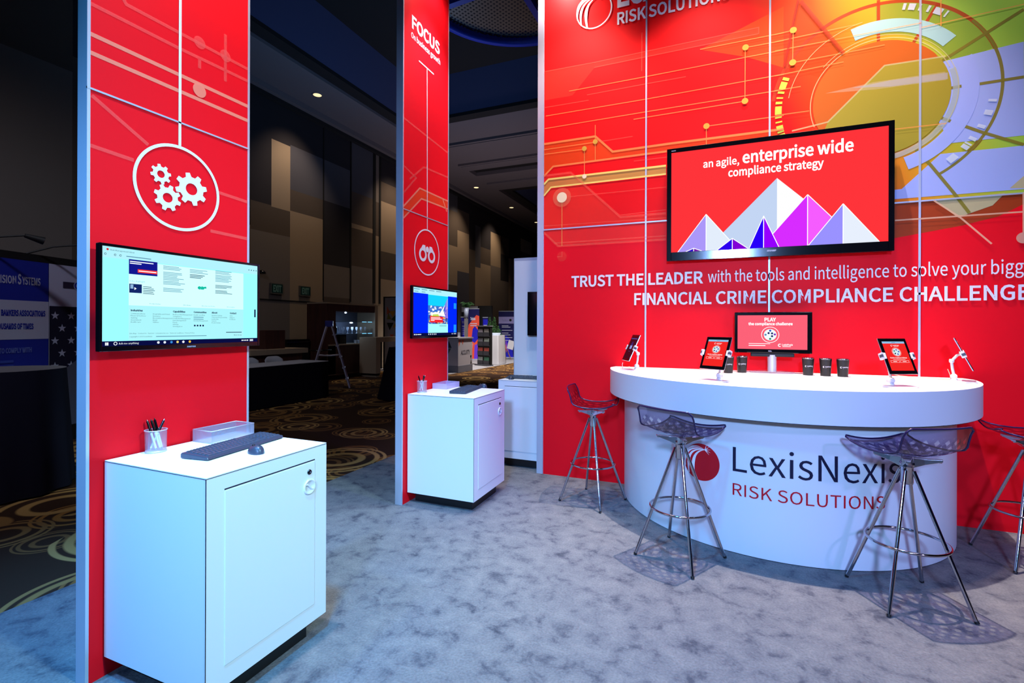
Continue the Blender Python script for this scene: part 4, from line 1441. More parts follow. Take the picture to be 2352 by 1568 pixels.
def tablet(label, loc, az, style):
    """screen faces local -Y"""
    t = thing('tablet', label, 'tablet', (loc[0], loc[1], ZC), az)
    tilt = R(-24)
    M = Matrix.Translation((0, -0.012, 0.197)) @ Matrix.Rotation(tilt, 4, 'X')
    g = MB()
    g.M = M
    g.box((-0.0935, -0.004, -0.1215), (0.0935, 0.005, 0.1215), BLACK_GL)
    g.box((-0.0945, -0.001, -0.1225), (0.0945, 0.0055, 0.1225), mat('silver_tablet_shell', (200, 202, 208), 0.3, 0.8))
    obj('body', g, t, bevel=0.003)
    P = (lambda M_: (lambda a, b, l=0.0: M_ @ Vector((a, -0.0043 - l, b))))(M)
    g = MB()
    if style == 'red':
        r = E_('tablet_red', (250, 40, 38), 0.95)
        frect(g, P, -0.0755, -0.099, 0.0755, 0.099, r, 0)
        frect(g, P, -0.0755, 0.085, 0.0755, 0.099, E_('tablet_bar', (150, 200, 240), 0.95), 0.0002)
        frect(g, P, -0.012, 0.0905, 0.014, 0.0925, INKD, 0.0004)
        wq = E_('tablet_white', (255, 240, 240), 1.05)
        farc(g, P, (-0.018, 0.070), 0.0035, 0.0062, 60, 300, wq, 0.0004, 14)
        ftext(g, P, 'LexisNexis', -0.010, 0.069, 0.0065, wq, 0.0004, bold=0.01, res=1)
        frect(g, P, -0.005, 0.0635, 0.026, 0.0655, wq, 0.0004)
        farc(g, P, (0, 0.026), 0.0285, 0.0298, 0, 360, wq, 0.0004, 30)
        fdisc(g, P, (0, 0.026), 0.025, E_('tablet_disc', (214, 240, 244), 1.0), 0.0004)
        for k, (c, q) in enumerate((((40, 70, 190), 10), ((120, 40, 190), 80), ((30, 130, 110), 150), ((20, 40, 90), 220), ((60, 60, 200), 290))):
            fdisc(g, P, (0.015 * math.cos(R(q)), 0.026 + 0.015 * math.sin(R(q))), 0.0052, E_('puzzle_%d' % k, c, 0.9), 0.0006, 10)
        ftext(g, P, 'Play the Compliance Challenge', 0.0, -0.016, 0.0066, wq, 0.0004, bold=0.016, align='C', width=0.112, res=1)
        frect(g, P, -0.04, -0.0245, 0.042, -0.0225, wq, 0.0004)
        for s_ in (-1, 1):
            c = s_ * 0.0315
            fline(g, P, [(c - 0.029, -0.045), (c + 0.029, -0.045), (c + 0.029, -0.032), (c - 0.029, -0.032), (c - 0.029, -0.045)], 0.0012, wq, 0.0004)
            frect(g, P, c - 0.012, -0.0398, c + 0.012, -0.0368, wq, 0.0004)
    else:
        frect(g, P, -0.0755, -0.099, 0.0755, 0.099, E_('tablet_dim', (84, 16, 34), 0.8), 0)
        frect(g, P, -0.0755, 0.079, 0.0755, 0.089, E_('tablet_dim_bar', (96, 74, 150), 0.8), 0.0002)
        frect(g, P, -0.026, -0.012, 0.026, 0.02, E_('tablet_dim_card', (150, 160, 230), 0.9), 0.0002)
        frect(g, P, -0.020, 0.024, 0.020, 0.036, E_('tablet_dim_fig', (70, 50, 150), 0.8), 0.0002)
        for s_ in (-1, 1):
            frect(g, P, s_ * 0.012 - 0.004, 0.036, s_ * 0.012 + 0.004, 0.055, E_('tablet_dim_fig', (70, 50, 150), 0.8), 0.0002)
        frect(g, P, -0.02, -0.036, 0.02, -0.033, E_('tablet_dim_bar', (96, 74, 150), 0.8), 0.0002)
    obj('screen', g, t)
    g = MB()
    pts = []
    for cx_, cy_, a0 in ((0.060, 0.032, 0), (-0.060, 0.032, 90), (-0.060, -0.058, 180), (0.060, -0.058, 270)):
        for k in range(6):
            a = R(a0 + 18 * k)
            pts.append((cx_ + 0.026 * math.cos(a), cy_ + 0.026 * math.sin(a)))
    g.prism(pts, 0.0, 0.009, WHITE_PL, True)
    bs = obj('base_plate', g, t, bevel=0.002)
    g = MB()
    g.lathe([(0.020, 0.009), (0.020, 0.018), (0.014, 0.022), (0.0, 0.022)], WHITE_PL, c=(0, 0.038, 0), n=20)
    g.M = Matrix.Translation((0, 0.038, 0.036)) @ Matrix.Rotation(R(90), 4, 'Y')
    g.lathe([(0.0, -0.016), (0.017, -0.016), (0.019, -0.012), (0.019, 0.012), (0.017, 0.016), (0.0, 0.016)], WHITE_PL, n=22)
    obj('hinge', g, t)
    g = MB()
    g.tube([(0, 0.038, 0.045), (0, 0.046, 0.09), (0, 0.050, 0.135)], 0.0085, WHITE_PL, 10)
    g.lathe([(0.0, -0.014), (0.013, -0.012), (0.015, 0.0), (0.013, 0.012), (0.0, 0.014)], WHITE_PL, c=(0, 0.050, 0.145), n=16)
    g.tube([(0, 0.050, 0.145), (0, 0.022, 0.185), (0, -0.004, 0.197)], 0.009, WHITE_PL, 10)
    obj('arm', g, t)
    for s_ in (-1, 1):
        g = MB()
        g.M = M
        x0 = s_ * 0.0945
        g.box((min(x0 - s_ * 0.012, x0 + s_ * 0.016), -0.010, -0.020), (max(x0 - s_ * 0.012, x0 + s_ * 0.016), -0.005, 0.020), WHITE_PL)
        g.box((min(x0, x0 + s_ * 0.016), -0.010, -0.022), (max(x0, x0 + s_ * 0.016), 0.018, 0.022), WHITE_PL)
        g.box((min(x0, x0 + s_ * 0.0165), -0.0105, -0.010), (max(x0 + s_ * 0.006, x0 + s_ * 0.0165), 0.012, 0.010), GREYKEY)
        g.box((min(0, x0), 0.006, -0.012), (max(0, x0 + s_ * 0.01), 0.012, 0.012), WHITE_PL)
        obj('clamp', g, t, bevel=0.002)
    return t


tablet('tablet with dim dark screen on a white stand at the counter left end', (-0.640, 4.30), R(-63), 'dim')
tablet('tablet with red screen on a white stand, left of the counter monitor', (0.030, 3.700), R(-32), 'red')
tablet('tablet with red screen on a white stand, right of the three tumblers', (1.090, 3.815), R(26), 'red')
tablet('tablet seen edge on upon a white stand at the counter right end', (1.620, 4.355), R(70), 'red')

t = thing('desktop_monitor', 'black monitor with PLAY slide on a silver post upon the counter', 'monitor', (0.462, 4.56, ZC))
g = MB()
g.box((-0.285, -0.03, 0.165), (0.285, 0.03, 0.505), BLACK_GL)
obj('housing', g, t, bevel=0.006)
g = MB()
g.box((-0.16, -0.028, 0.135), (0.16, 0.028, 0.164), BLACK_MT)
obj('speaker_bar', g, t, bevel=0.006)
g = MB()
g.lathe([(0.034, 0.012), (0.034, 0.150)], ALU, n=28)
obj('post', g, t)
g = MB()
pts = [(0.17 * math.cos(2 * PI * k / 40), 0.10 * math.sin(2 * PI * k / 40)) for k in range(40)]
g.prism(pts, 0, 0.012, alpha('smoked_glass', (190, 180, 190), 0.4, 0.05), True)
obj('base', g, t)
P = plane((-0.262, -0.031, 0.197), (1, 0, 0), (0, 0, 1), (0, -1, 0))
sw, sh = 0.512, 0.282
g = MB()
frect(g, P, 0, 0, sw, sh, E_('play_pink', (248, 96, 118), 1.05), 0)
wq = E_('slide_text', (255, 255, 255), 1.25)
ftext(g, P, 'PLAY', 0.245, 0.232, 0.028, wq, 0.0004, bold=0.014, align='C', width=0.085)
ftext(g, P, 'the compliance challenge', 0.245, 0.200, 0.021, wq, 0.0004, bold=0.014, align='C', width=0.325)
farc(g, P, (0.245, 0.120), 0.062, 0.066, 0, 360, wq, 0.0004, 40)
fdisc(g, P, (0.245, 0.120), 0.047, E_('play_disc', (240, 248, 252), 1.05), 0.0004, 36)
for k, (c, q) in enumerate((((40, 90, 200), 90), ((130, 40, 200), 5), ((30, 150, 120), 270), ((30, 50, 120), 40), ((90, 150, 200), 180), ((30, 40, 110), 320), ((30, 40, 110), 130))):
    rr = 0.034 if k < 3 or k == 4 else 0.018
    fdisc(g, P, (0.245 + rr * math.cos(R(q)), 0.120 + rr * math.sin(R(q))), 0.0085, E_('play_piece_%d' % k, c, 0.9), 0.0006, 12)
frect(g, P, 0.085, 0.044, 0.245, 0.048, wq, 0.0004)
frect(g, P, 0.085, 0.027, 0.21, 0.033, wq, 0.0004)
farc(g, P, (0.315, 0.034), 0.007, 0.013, 50, 310, wq, 0.0004, 16)
ftext(g, P, 'LexisNexis', 0.332, 0.032, 0.014, wq, 0.0004, bold=0.01, width=0.078, res=1)
frect(g, P, 0.335, 0.022, 0.395, 0.026, wq, 0.0004)
obj('screen', g, t)
g = MB()
ftext(g, P, 'DELL', 0.245, -0.019, 0.008, mat('bezel_lettering', (150, 150, 165), 0.4), 0.0006, bold=0.03, align='C', res=1)
obj('bezel_lettering', g, t)

TUM = mat('black_tumbler_coat', (12, 12, 15), 0.45)


def make_tumbler(label, x, y, rz):
    t = thing('tumbler', label, 'tumbler', (x, y, ZC), rz, 'black tumblers on the counter')
    g = MB()
    g.lathe([(0.0, 0.0), (0.033, 0.0), (0.0345, 0.004), (0.0425, 0.128), (0.043, 0.131)], TUM, n=32)
    obj('cup', g, t)
    g = MB()
    g.lathe([(0.0432, 0.130), (0.0438, 0.134), (0.042, 0.139), (0.038, 0.138), (0.036, 0.134), (0.0, 0.134)], CHROME, n=32)
    obj('lid', g, t)
    g = MB()

    def PT(a, b, l=0.0):
        rr = 0.0345 + (b - 0.004) * 0.0645 + 0.0006 + l
        th = -PI / 2 + a / 0.039
        return Vector((rr * math.cos(th), rr * math.sin(th), b))
    farc(g, PT, (-0.024, 0.072), 0.003, 0.0068, 60, 310, INK_W, 0.0, 14)
    ftext(g, PT, 'LexisNexis', -0.015, 0.070, 0.0085, INK_W, 0.0, bold=0.01, width=0.045, res=1)
    frect(g, PT, -0.010, 0.062, 0.026, 0.0645, INK_W, 0.0)
    obj('logo', g, t)
    return t


tum = make_tumbler('black tumbler directly left of the counter monitor post', 0.232, 4.49, R(3))
dup(tum, (0.125, 4.40, ZC), R(5), 'black tumbler mostly hidden behind the left red screened tablet')
dup(tum, (0.706, 4.46, ZC), R(5), 'black tumbler nearest the monitor in the row of three')
dup(tum, (0.822, 4.445, ZC), R(8), 'black tumbler in the middle of the row of three')
dup(tum, (0.934, 4.435, ZC), R(8), 'black tumbler at the right end of the row of three')

CABLE = mat('white_cable', (225, 222, 215), 0.5)
g = MB()
g.tube([(-0.716, 4.258, 1.192), (-0.722, 4.264, 1.172), (-0.72, 4.29, 1.15), (-0.735, 4.33, 1.129), (-0.752, 4.38, 1.1265), (-0.77, 4.45, 1.1265), (-0.76, 4.56, 1.1265), (-0.72, 4.66, 1.1265)], 0.0022, CABLE, 8)
tag(obj('charging_cable', g), 'white charging cable hanging from the dim tablet at the left end', 'cable')
g = MB()
g.tube([(1.54, 4.34, 1.21), (1.56, 4.36, 1.17), (1.585, 4.42, 1.13), (1.56, 4.48, 1.1265), (1.50, 4.52, 1.1265), (1.42, 4.60, 1.1265), (1.36, 4.655, 1.127), (1.325, 4.68, 1.135), (1.32, 4.684, 1.155), (1.31, 4.684, 1.162), (1.285, 4.684, 1.158)], 0.0022, mat('cream_cable', (230, 205, 160), 0.5), 8)
tag(obj('charging_cable', g), 'cream charging cable from the edge on tablet to the wall', 'cable')

# ------------------------------------------------------------------ bar stools


def make_stool(label, x, y, feet_az, seat_az):
    t = thing('bar_stool', label, 'bar stool', (x, y, 0), 0, 'acrylic bar stools around the counter')
    for k in range(4):
        a = R(feet_az + 90 * k)
        g = MB()
        ca, sa = math.cos(a), math.sin(a)
        g.tube([(0.286 * ca, 0.286 * sa, 0.008), (0.030 * ca, 0.030 * sa, 0.715)], 0.0098, CHROME, 12)
        g.tube([(0.288 * ca, 0.288 * sa, 0.0045), (0.284 * ca, 0.284 * sa, 0.016)], 0.0106, BLACK_MT, 12)
        obj('leg', g, t)
    g = MB()
    g.tube([(0.186 * math.cos(2 * PI * k / 56), 0.186 * math.sin(2 * PI * k / 56), 0.325) for k in range(56)], 0.0075, CHROME, 10, True)
    obj('foot_ring', g, t)
    g = MB()
    g.lathe([(0.0, 0.640), (0.028, 0.640), (0.030, 0.650), (0.030, 0.735), (0.042, 0.745), (0.042, 0.765), (0.0, 0.765)], CHROME, n=24)
    obj('hub', g, t)
    S = Matrix.Rotation(R(seat_az), 4, 'Z')
    g = MB()
    g.M = S
    for k in range(4):
        a = R(45 + 90 * k)
        ca, sa = math.cos(a), math.sin(a)
        q = []
        for rr, z0, z1, hw in ((0.028, 0.735, 0.790, 0.026), (0.075, 0.757, 0.788, 0.017), (0.150, 0.783, 0.795, 0.012)):
            for s_ in (-1, 1):
                q += [(rr * ca - s_ * hw * sa, rr * sa + s_ * hw * ca, z0), (rr * ca - s_ * hw * sa, rr * sa + s_ * hw * ca, z1)]
        fs = [(0, 2, 3, 1), (8, 9, 11, 10)]
        for i in (0, 4):
            fs += [(i, i + 1, i + 5, i + 4), (i + 2, i + 6, i + 7, i + 3), (i + 1, i + 3, i + 7, i + 5), (i, i + 4, i + 6, i + 2)]
        g.add(q, fs, CAST)
        g.lathe([(0.0, 0.0), (0.009, 0.0), (0.009, 0.010), (0.0, 0.010)], CAST, c=(0.138 * ca, 0.138 * sa, 0.775), n=10)
    obj('seat_bracket', g, t, bevel=0.002)
    # one-piece scooped shell
    prof = [(0.205, 0.842), (0.19, 0.832), (0.15, 0.815), (0.09, 0.802), (0.02, 0.797), (-0.05, 0.799), (-0.10, 0.808), (-0.14, 0.826), (-0.168, 0.856), (-0.187, 0.895), (-0.203, 0.940), (-0.217, 0.985)]
    nu = 18
    vs_, fs, uvs = [], [], []
    nv = len(prof)
    for i, (px, pz) in enumerate(prof):
        f = i / (nv - 1)
        half = 0.205 - 0.012 * max(0, f - 0.6)
        for j in range(nu + 1):
            u = j / nu * 2 - 1
            edge = max(0.0, abs(u) - 0.86) / 0.14
            end = max(0.0, (0.5 - abs(f - 0.5)))
            rx, rz_ = 0.0, 0.0
            if i in (0, nv - 1):
                if i == 0:
                    rx = -0.020 * edge ** 2
                else:
                    rz_ = -0.020 * edge ** 2
            dish = 0.030 * u * u
            if f > 0.6:
                k = min(1, (f - 0.6) / 0.25)
                rx += 0.035 * u * u * k
                dish *= (1 - k)
            vs_.append((px + rx, u * half, pz + dish + rz_))
    for i in range(nv - 1):
        for j in range(nu):
            fs.append((i * (nu + 1) + j, i * (nu + 1) + j + 1, (i + 1) * (nu + 1) + j + 1, (i + 1) * (nu + 1) + j))
            uvs.append([((j + dj) / nu, (i + di) / (nv - 1)) for dj, di in ((0, 0), (1, 0), (1, 1), (0, 1))])
    g = MB()
    g.M = S
    g.add(vs_, fs, ACRYLIC, True, uvs)
    so = obj('seat_shell', g, t, sub=1)
    # rim thickness reads as a dark polished edge
    loop = [vs_[j] for j in range(nu + 1)] + [vs_[i * (nu + 1) + nu] for i in range(1, nv)] + [vs_[(nv - 1) * (nu + 1) + j] for j in range(nu - 1, -1, -1)] + [vs_[i * (nu + 1)] for i in range(nv - 2, 0, -1)]
    g = MB()
    g.M = S
    g.tube(loop, 0.0055, mat('smoked_acrylic_edge', (40, 28, 66), 0.12), 6, True)
    obj('seat_edge', g, so)
    return t


make_stool('acrylic bar stool at the left end of the counter, against the red wall', -0.950, 4.141, 25, 5)
make_stool('acrylic bar stool in front of the round red logo', -0.191, 3.353, 18, 60)
make_stool('acrylic bar stool covering the end of the counter lettering', 1.000, 3.318, 59, 120)
make_stool('acrylic bar stool cut off by the right picture edge', 1.890, 4.146, 53.5, 172)

# ------------------------------------------------------------------ far things in the hall


def drape(g, pts, zt, m, flare=0.04, folds=0.018, nf=9, ztop_m=None, gap=0.01):
    """cloth over a closed outline: flat top, wavy skirt down to the floor"""
    n = len(pts)
    per = [0]
    for i in range(n):
        per.append(per[-1] + math.dist(pts[i], pts[(i + 1) % n]))
    cx_ = sum(p[0] for p in pts) / n
    cy_ = sum(p[1] for p in pts) / n
    rows = 7
    vs_, fs = [], []
    for i in range(rows + 1):
        f = i / rows
        for j, (x, y) in enumerate(pts):
            dx, dy = x - cx_, y - cy_
            q = math.hypot(dx, dy)
            d = f * flare + folds * f * math.sin(per[j] / per[-1] * 2 * PI * nf + 0.7 * math.sin(3 * j))
            vs_.append((x + dx / q * d, y + dy / q * d, zt - f * (zt - gap)))
    for i in range(rows):
        for j in range(n):
            fs.append((i * n + j, (i + 1) * n + j, (i + 1) * n + (j + 1) % n, i * n + (j + 1) % n))
    g.add(vs_, fs, m, True)
    g.add([(x, y, zt) for x, y in pts], [tuple(range(n))], ztop_m or m)


def rect_pts(x0, y0, x1, y1, k=10):
    p = []
    for (ax, ay), (bx, by) in (((x0, y0), (x1, y0)), ((x1, y0), (x1, y1)), ((x1, y1), (x0, y1)), ((x0, y1), (x0, y0))):
        for i in range(k):
            p.append((ax + (bx - ax) * i / k, ay + (by - ay) * i / k))
    return p


def round_pts(r, k=48):
    return [(r * math.cos(2 * PI * i / k), r * math.sin(2 * PI * i / k)) for i in range(k)]


# left booth: pop-up graphic with two arm lamps
bd = Vector((-math.sin(R(18.6)), math.cos(R(18.6)), 0))
bn = Vector((bd.y, -bd.x, 0))
t = thing('exhibit_backdrop', 'dark blue and white pop up booth backdrop at the left picture edge', 'backdrop', (-7.48, 2.80, 0))
PB = plane((0, 0, 0), bd, (0, 0, 1), bn)
NAVY = mat('backdrop_blue', (18, 34, 150), 0.6)
BWH = mat('backdrop_white', (176, 178, 205), 0.6)
g = MB()


def pbox(g, a0, z0, a1, z1, l0, l1, m):
    vs_ = [PB(a, z, l) for l in (l0, l1) for a, z in ((a0, z0), (a1, z0), (a1, z1), (a0, z1))]
    g.add(vs_, [(0, 3, 2, 1), (4, 5, 6, 7), (0, 1, 5, 4), (1, 2, 6, 5), (2, 3, 7, 6), (3, 0, 4, 7)], m)


pbox(g, -2.0, 0, 1.9, 2.36, -0.12, 0, BLACK_MT)
obj('frame', g, t)
g = MB()
pbox(g, -2.0, 0.2, 0.62, 2.27, 0, 0.004, NAVY)
frect(g, PB, -2.0, 1.33, 0.62, 1.79, BWH, 0.006)
obj('text_panel', g, t)
g = MB()
pbox(g, 0.63, 0.2, 1.88, 2.27, 0, 0.004, BWH)
frect(g, PB, 0.63, 0.2, 1.88, 1.74, mat('backdrop_night', (14, 14, 44), 0.6), 0.006)
rs = random.Random(5)
for r_ in range(5):
    for c_ in range(5):
        cx_, cz_ = 0.70 + c_ * 0.21 + (0.09 if r_ % 2 else 0), 1.62 - r_ * 0.16
        st = [(cx_ + (0.055 if k % 2 == 0 else 0.022) * math.sin(k * PI / 5), cz_ + (0.055 if k % 2 == 0 else 0.022) * math.cos(k * PI / 5)) for k in range(10)]
        fpoly(g, PB, st, BWH, 0.008)
fpoly(g, PB, [(0.63, 0.2), (1.88, 0.2), (1.88, 1.20), (1.4, 1.22), (1.0, 1.05), (0.63, 0.80)], mat('backdrop_grey_stone', (84, 86, 108), 0.6), 0.010)
frect(g, PB, 0.80, 1.98, 1.20, 2.06, mat('backdrop_badge', (40, 30, 60), 0.6), 0.008)
fdisc(g, PB, (1.0, 2.02), 0.06, BWH, 0.009, 20)
farc(g, PB, (1.0, 2.02), 0.03, 0.05, 0, 360, NAVY, 0.010, 20)
obj('flag_panel', g, t)
g = MB()
ftext(g, PB, 'ISION', 0.245, 1.985, 0.085, BWH, 0.008, bold=0.012, align='R', width=0.165, res=2)
ftext(g, PB, 'S', 0.262, 1.985, 0.112, BWH, 0.008, bold=0.012, width=0.04, res=2)
ftext(g, PB, 'YSTEMS', 0.52, 1.985, 0.085, BWH, 0.008, bold=0.012, align='R', width=0.21, res=2)
frect(g, PB, -0.9, 1.885, 0.02, 1.90, mat('backdrop_tagline', (50, 70, 170), 0.6), 0.008)
ftext(g, PB, 'T BANKERS ASSOCIATIONS', 0.58, 1.61, 0.062, NAVY, 0.008, bold=0.02, align='R', width=0.53, res=2)
ftext(g, PB, 'THOUSANDS OF TIMES', 0.44, 1.455, 0.060, NAVY, 0.008, bold=0.02, align='R', width=0.44, res=2)
ftext(g, PB, 'OICE TO COMPLY WITH', 0.42, 1.175, 0.055, mat('backdrop_pale_blue', (96, 110, 190), 0.6), 0.008, bold=0.015, align='R', width=0.46, res=2)
for z in (1.075, 1.02):
    frect(g, PB, -0.9, z - 0.015, 0.22, z + 0.015, mat('backdrop_tagline', (50, 70, 170), 0.6), 0.008)
obj('lettering', g, t)
for a in (0.1, 0.75):
    g = MB()
    p0 = PB(a - 0.35, 2.36, -0.05)
    p1 = PB(a, 2.52, 0.28)
    p2 = PB(a + 0.14, 2.48, 0.36)
    g.tube([p0, (p0 + p1) / 2 + Vector((0, 0, 0.03)), p1], 0.010, BLACK_MT, 8)
    g.tube([p1, p2], 0.022, BLACK_MT, 10, r1=0.045)
    obj('arm_lamp', g, t)

# cocktail tables
t = thing('cocktail_table', 'tall round table under a dark floor length cloth, left of the nearest column', 'table', (-5.93, 2.28, 0))
g = MB()
drape(g, round_pts(0.44), 1.10, CLOTH_NAVY, 0.05, 0.022, 11, mat('grey_cloth_top', (96, 92, 96), 0.9))
obj('tablecloth', g, t)
t = thing('cocktail_table', 'tall black draped table half hidden behind the second red column', 'table', (-6.02, 8.55, 0))
g = MB()
drape(g, round_pts(0.28), 1.06, CLOTH_BLACK, 0.22, 0.02, 7)
obj('tablecloth', g, t)

# long draped table
t = thing('draped_table', 'long black skirted table with a white top between the red columns', 'table', (-7.9, 6.7, 0))
g = MB()
drape(g, rect_pts(-0.385, -1.3, 0.385, 1.3), 0.755, CLOTH_BLACK, 0.02, 0.004, 20)
obj('skirt', g, t)
g = MB()
g.box((-0.39, -1.305, 0.755), (0.39, 1.305, 0.765), CLOTH_WHITE)
obj('top', g, t)

# white shell chairs


def make_chair(label, x, y, rz):
    t = thing('shell_chair', label, 'chair', (x, y, 0), rz, 'white chairs behind the skirted table')
    g = MB()
    vs_, fs = [], []
    prof = [(0.21, 0.45), (0.12, 0.43), (-0.06, 0.43), (-0.16, 0.47), (-0.20, 0.58), (-0.225, 0.72), (-0.24, 0.84)]
    nu = 12
    for i, (a, z) in enumerate(prof):
        for j in range(nu + 1):
            u = j / nu * 2 - 1
            wd = 0.23
            dz = -0.05 * max(0, abs(u) - 0.4) ** 2 * 4 if i == len(prof) - 1 else 0
            vs_.append((a + (0.06 * u * u if i > 2 else 0), u * wd, z + (0.02 * u * u if i < 3 else 0) + dz))
    for i in range(len(prof) - 1):
        for j in range(nu):
            fs.append((i * (nu + 1) + j, i * (nu + 1) + j + 1, (i + 1) * (nu + 1) + j + 1, (i + 1) * (nu + 1) + j))
    g.add(vs_, fs, mat('chair_white_plastic', (190, 194, 204), 0.5), True)
    obj('seat_shell', g, t, solid=0.012)
    for sx in (-1, 1):
        for sy in (-1, 1):
            g = MB()
            g.tube([(sx * 0.12, sy * 0.14, 0.43), (sx * 0.19, sy * 0.20, 0.0)], 0.010, CHROME, 8)
            obj('leg', g, t)
    return t


ch = make_chair('white shell chair just beyond the edge of the nearest column', -8.62, 7.14, R(0))
dup(ch, (-8.62, 7.76, 0), R(0), 'white shell chair behind the middle of the skirted table')

# credenza and box
t = thing('serving_table', 'beige topped serving table behind the white chairs', 'table', (-9.75, 8.6, 0))
g = MB()
g.box((-0.45, -1.0, 0.84), (0.45, 0.62, 0.955), BEIGE)
obj('top', g, t)
g = MB()
g.box((-0.38, -0.9, 0), (0.38, 0.5, 0.84), DARK_WOOD)
obj('base', g, t)
g = MB()
g.box((-0.26, -0.28, 0), (0.26, 0.28, 0.44), DARK_WOOD)
o = tag(obj('wooden_box', g, loc=(-9.85, 8.5, 0.955)), 'dark reddish wooden box standing on the beige serving table', 'box')
t = thing('round_table', 'small dark round table beside the beige serving table', 'table', (-9.45, 9.72, 0))
g = MB()
g.lathe([(0.0, 0.86), (0.32, 0.86), (0.33, 0.875), (0.32, 0.89), (0.0, 0.89)], BLACK_GL, n=32)
obj('top', g, t)
g = MB()
g.lathe([(0.24, 0.0), (0.24, 0.015), (0.035, 0.03), (0.03, 0.86)], BLACK_MT, n=20)
obj('pedestal', g, t)
t = thing('warming_unit', 'low dark steel unit between the serving table and the bar', 'appliance', (-10.6, 9.85, 0))
g = MB()
g.box((-0.3, -0.35, 0), (0.3, 0.4, 1.0), BLACK_MT)
obj('body', g, t)
g = MB()
g.box((-0.31, -0.36, 1.0), (0.31, 0.41, 1.14), BLACK_GL)
g.box((0.31, -0.36, 1.06), (0.318, 0.41, 1.075), CHROME)
obj('hood', g, t)

# wall fittings
EXG = mat('exit_green', (8, 58, 52), 0.4)
for y, lab in ((9.75, 'dark green EXIT sign on the patterned wall, left one of the two'), (10.74, 'dark green EXIT sign on the patterned wall, right one of the two')):
    t = thing('exit_sign', lab, 'exit sign', (-10.97, y, 2.51))
    g = MB()
    g.box((-0.03, -0.20, -0.145), (0.03, 0.20, 0.145), mat('exit_frame', (96, 92, 86), 0.5))
    obj('frame', g, t)
    g = MB()
    PE = plane((0.031, 0, 0), (0, 1, 0), (0, 0, 1), (1, 0, 0))
    frect(g, PE, -0.18, -0.115, 0.18, 0.125, EXG, 0.001)
    ftext(g, PE, 'EXIT', 0, -0.08, 0.165, mat('exit_letters', (108, 150, 140), 0.4), 0.003, bold=0.02, align='C', width=0.27)
    obj('panel', g, t)
g = MB()
g.lathe([(0.0, 0.10), (0.06, 0.085), (0.10, 0.04), (0.105, 0.0), (0.0, 0.0)], BLACK_GL, n=20)
o = tag(obj('wall_speaker', g, loc=(-10.88, 9.2, 2.86)), 'small black dome fixture on the wall above the web page screen corner', 'fixture')
g = MB()
g.box((-0.02, -0.12, -0.2), (0.02, 0.12, 0.2), BLACK_MT)
o = tag(obj('wall_box', g, loc=(-10.97, 25.6, 2.2)), 'small dark wall box above the purple banner', 'fixture')

# bar back unit
t = thing('bar_cabinet', 'dark wooden bar cabinet with lit glass shelves behind the step ladder', 'cabinet', (-10.14, 11.45, 0))
X0, X1, Y0, Y1 = -0.36, 0.36, -1.09, 1.08
g = MB()
g.box((X0, Y0, 0.10), (X1, Y0 + 0.05, 2.12), DARK_WOOD)
g.box((X0, Y0 + 0.05, 0.10), (X0 + 0.04, Y1 - 0.13, 2.12), mat('bar_back_grey', (96, 100, 116), 0.4))
g.box((X0, Y0 + 0.05, 1.92), (X1, Y1 - 0.13, 2.12), DARK_WOOD)
g.box((X1 - 0.05, Y0 + 0.05, 0.10), (X1, Y0 + 0.34, 1.92), DARK_WOOD)
g.box((X0, Y0 + 0.05, 0.10), (X1, Y1 - 0.13, 0.95), DARK_WOOD)
g.box((X0 + 0.05, Y0 + 0.05, 0.0), (X1 - 0.06, Y1 - 0.13, 0.10), KICK)
g.box((X1, Y0, 0.13), (X1 + 0.004, Y1 - 0.13, 0.145), mat('bar_trim', (140, 110, 90), 0.4))
obj('carcass', g, t)
g = MB()
g.box((X0, Y1 - 0.13, 0.0), (X1 + 0.02, Y1, 2.16), BEIGE)
g.box((X0, Y0, 2.12), (X1 + 0.02, Y1 - 0.13, 2.16), BEIGE)
g.box((X0 + 0.04, Y0 + 0.05, 0.95), (X1 + 0.03, Y1 - 0.13, 0.985), BEIGE)
obj('surround', g, t)
GLS = alpha('shelf_glass', (170, 200, 225), 0.35, 0.05)
BLS = emis('shelf_lamp', (110, 190, 255), 2.2)
for z in (1.27, 1.62):
    g = MB()
    g.box((X0 + 0.04, Y0 + 0.34, z), (X1 - 0.08, Y1 - 0.14, z + 0.012), GLS)
    g.box((X1 - 0.08, Y1 - 0.62, z), (X1 - 0.077, Y1 - 0.42, z + 0.014), BLS)
    g.box((X1 - 0.08, Y1 - 0.36, z), (X1 - 0.077, Y1 - 0.16, z + 0.014), BLS)
    obj('glass_shelf', g, t)
for y, z, r in ((0.02, 1.60, 0.045), (-0.22, 1.89, 0.03)):
    g = MB()
    g.lathe([(0.0, -0.02), (r, -0.01), (r, 0.01), (0.0, 0.02)], emis('bar_spot_lamp', (200, 225, 255), 6.0), c=(X1 - 0.12, y, z), n=14)
    obj('lamp', g, t)
bl = bpy.data.lights.new('bar_shelf_lamp', 'POINT')
bl.energy = 6.0
bl.color = (0.5, 0.72, 1.0)
bl.shadow_soft_size = 0.03
bo_ = bpy.data.objects.new('bar_shelf_lamp', bl)
col.objects.link(bo_)
bo_.location = (-10.12 + X1 - 0.14, 11.47, 1.55)

GOB = alpha('glassware', (214, 224, 240), 0.35, 0.05)


def make_glass(kind, x, y, z):
    g = MB()
    if kind:
        g.lathe([(0.032, 0.0), (0.030, 0.004), (0.004, 0.008), (0.004, 0.075), (0.028, 0.11), (0.036, 0.15), (0.031, 0.19)], GOB, n=12)
    else:
        g.lathe([(0.0, 0.003), (0.030, 0.0), (0.034, 0.10)], GOB, n=12)
    return obj('wine_glass' if kind else 'tumbler_glass', g, loc=(x, y, z))


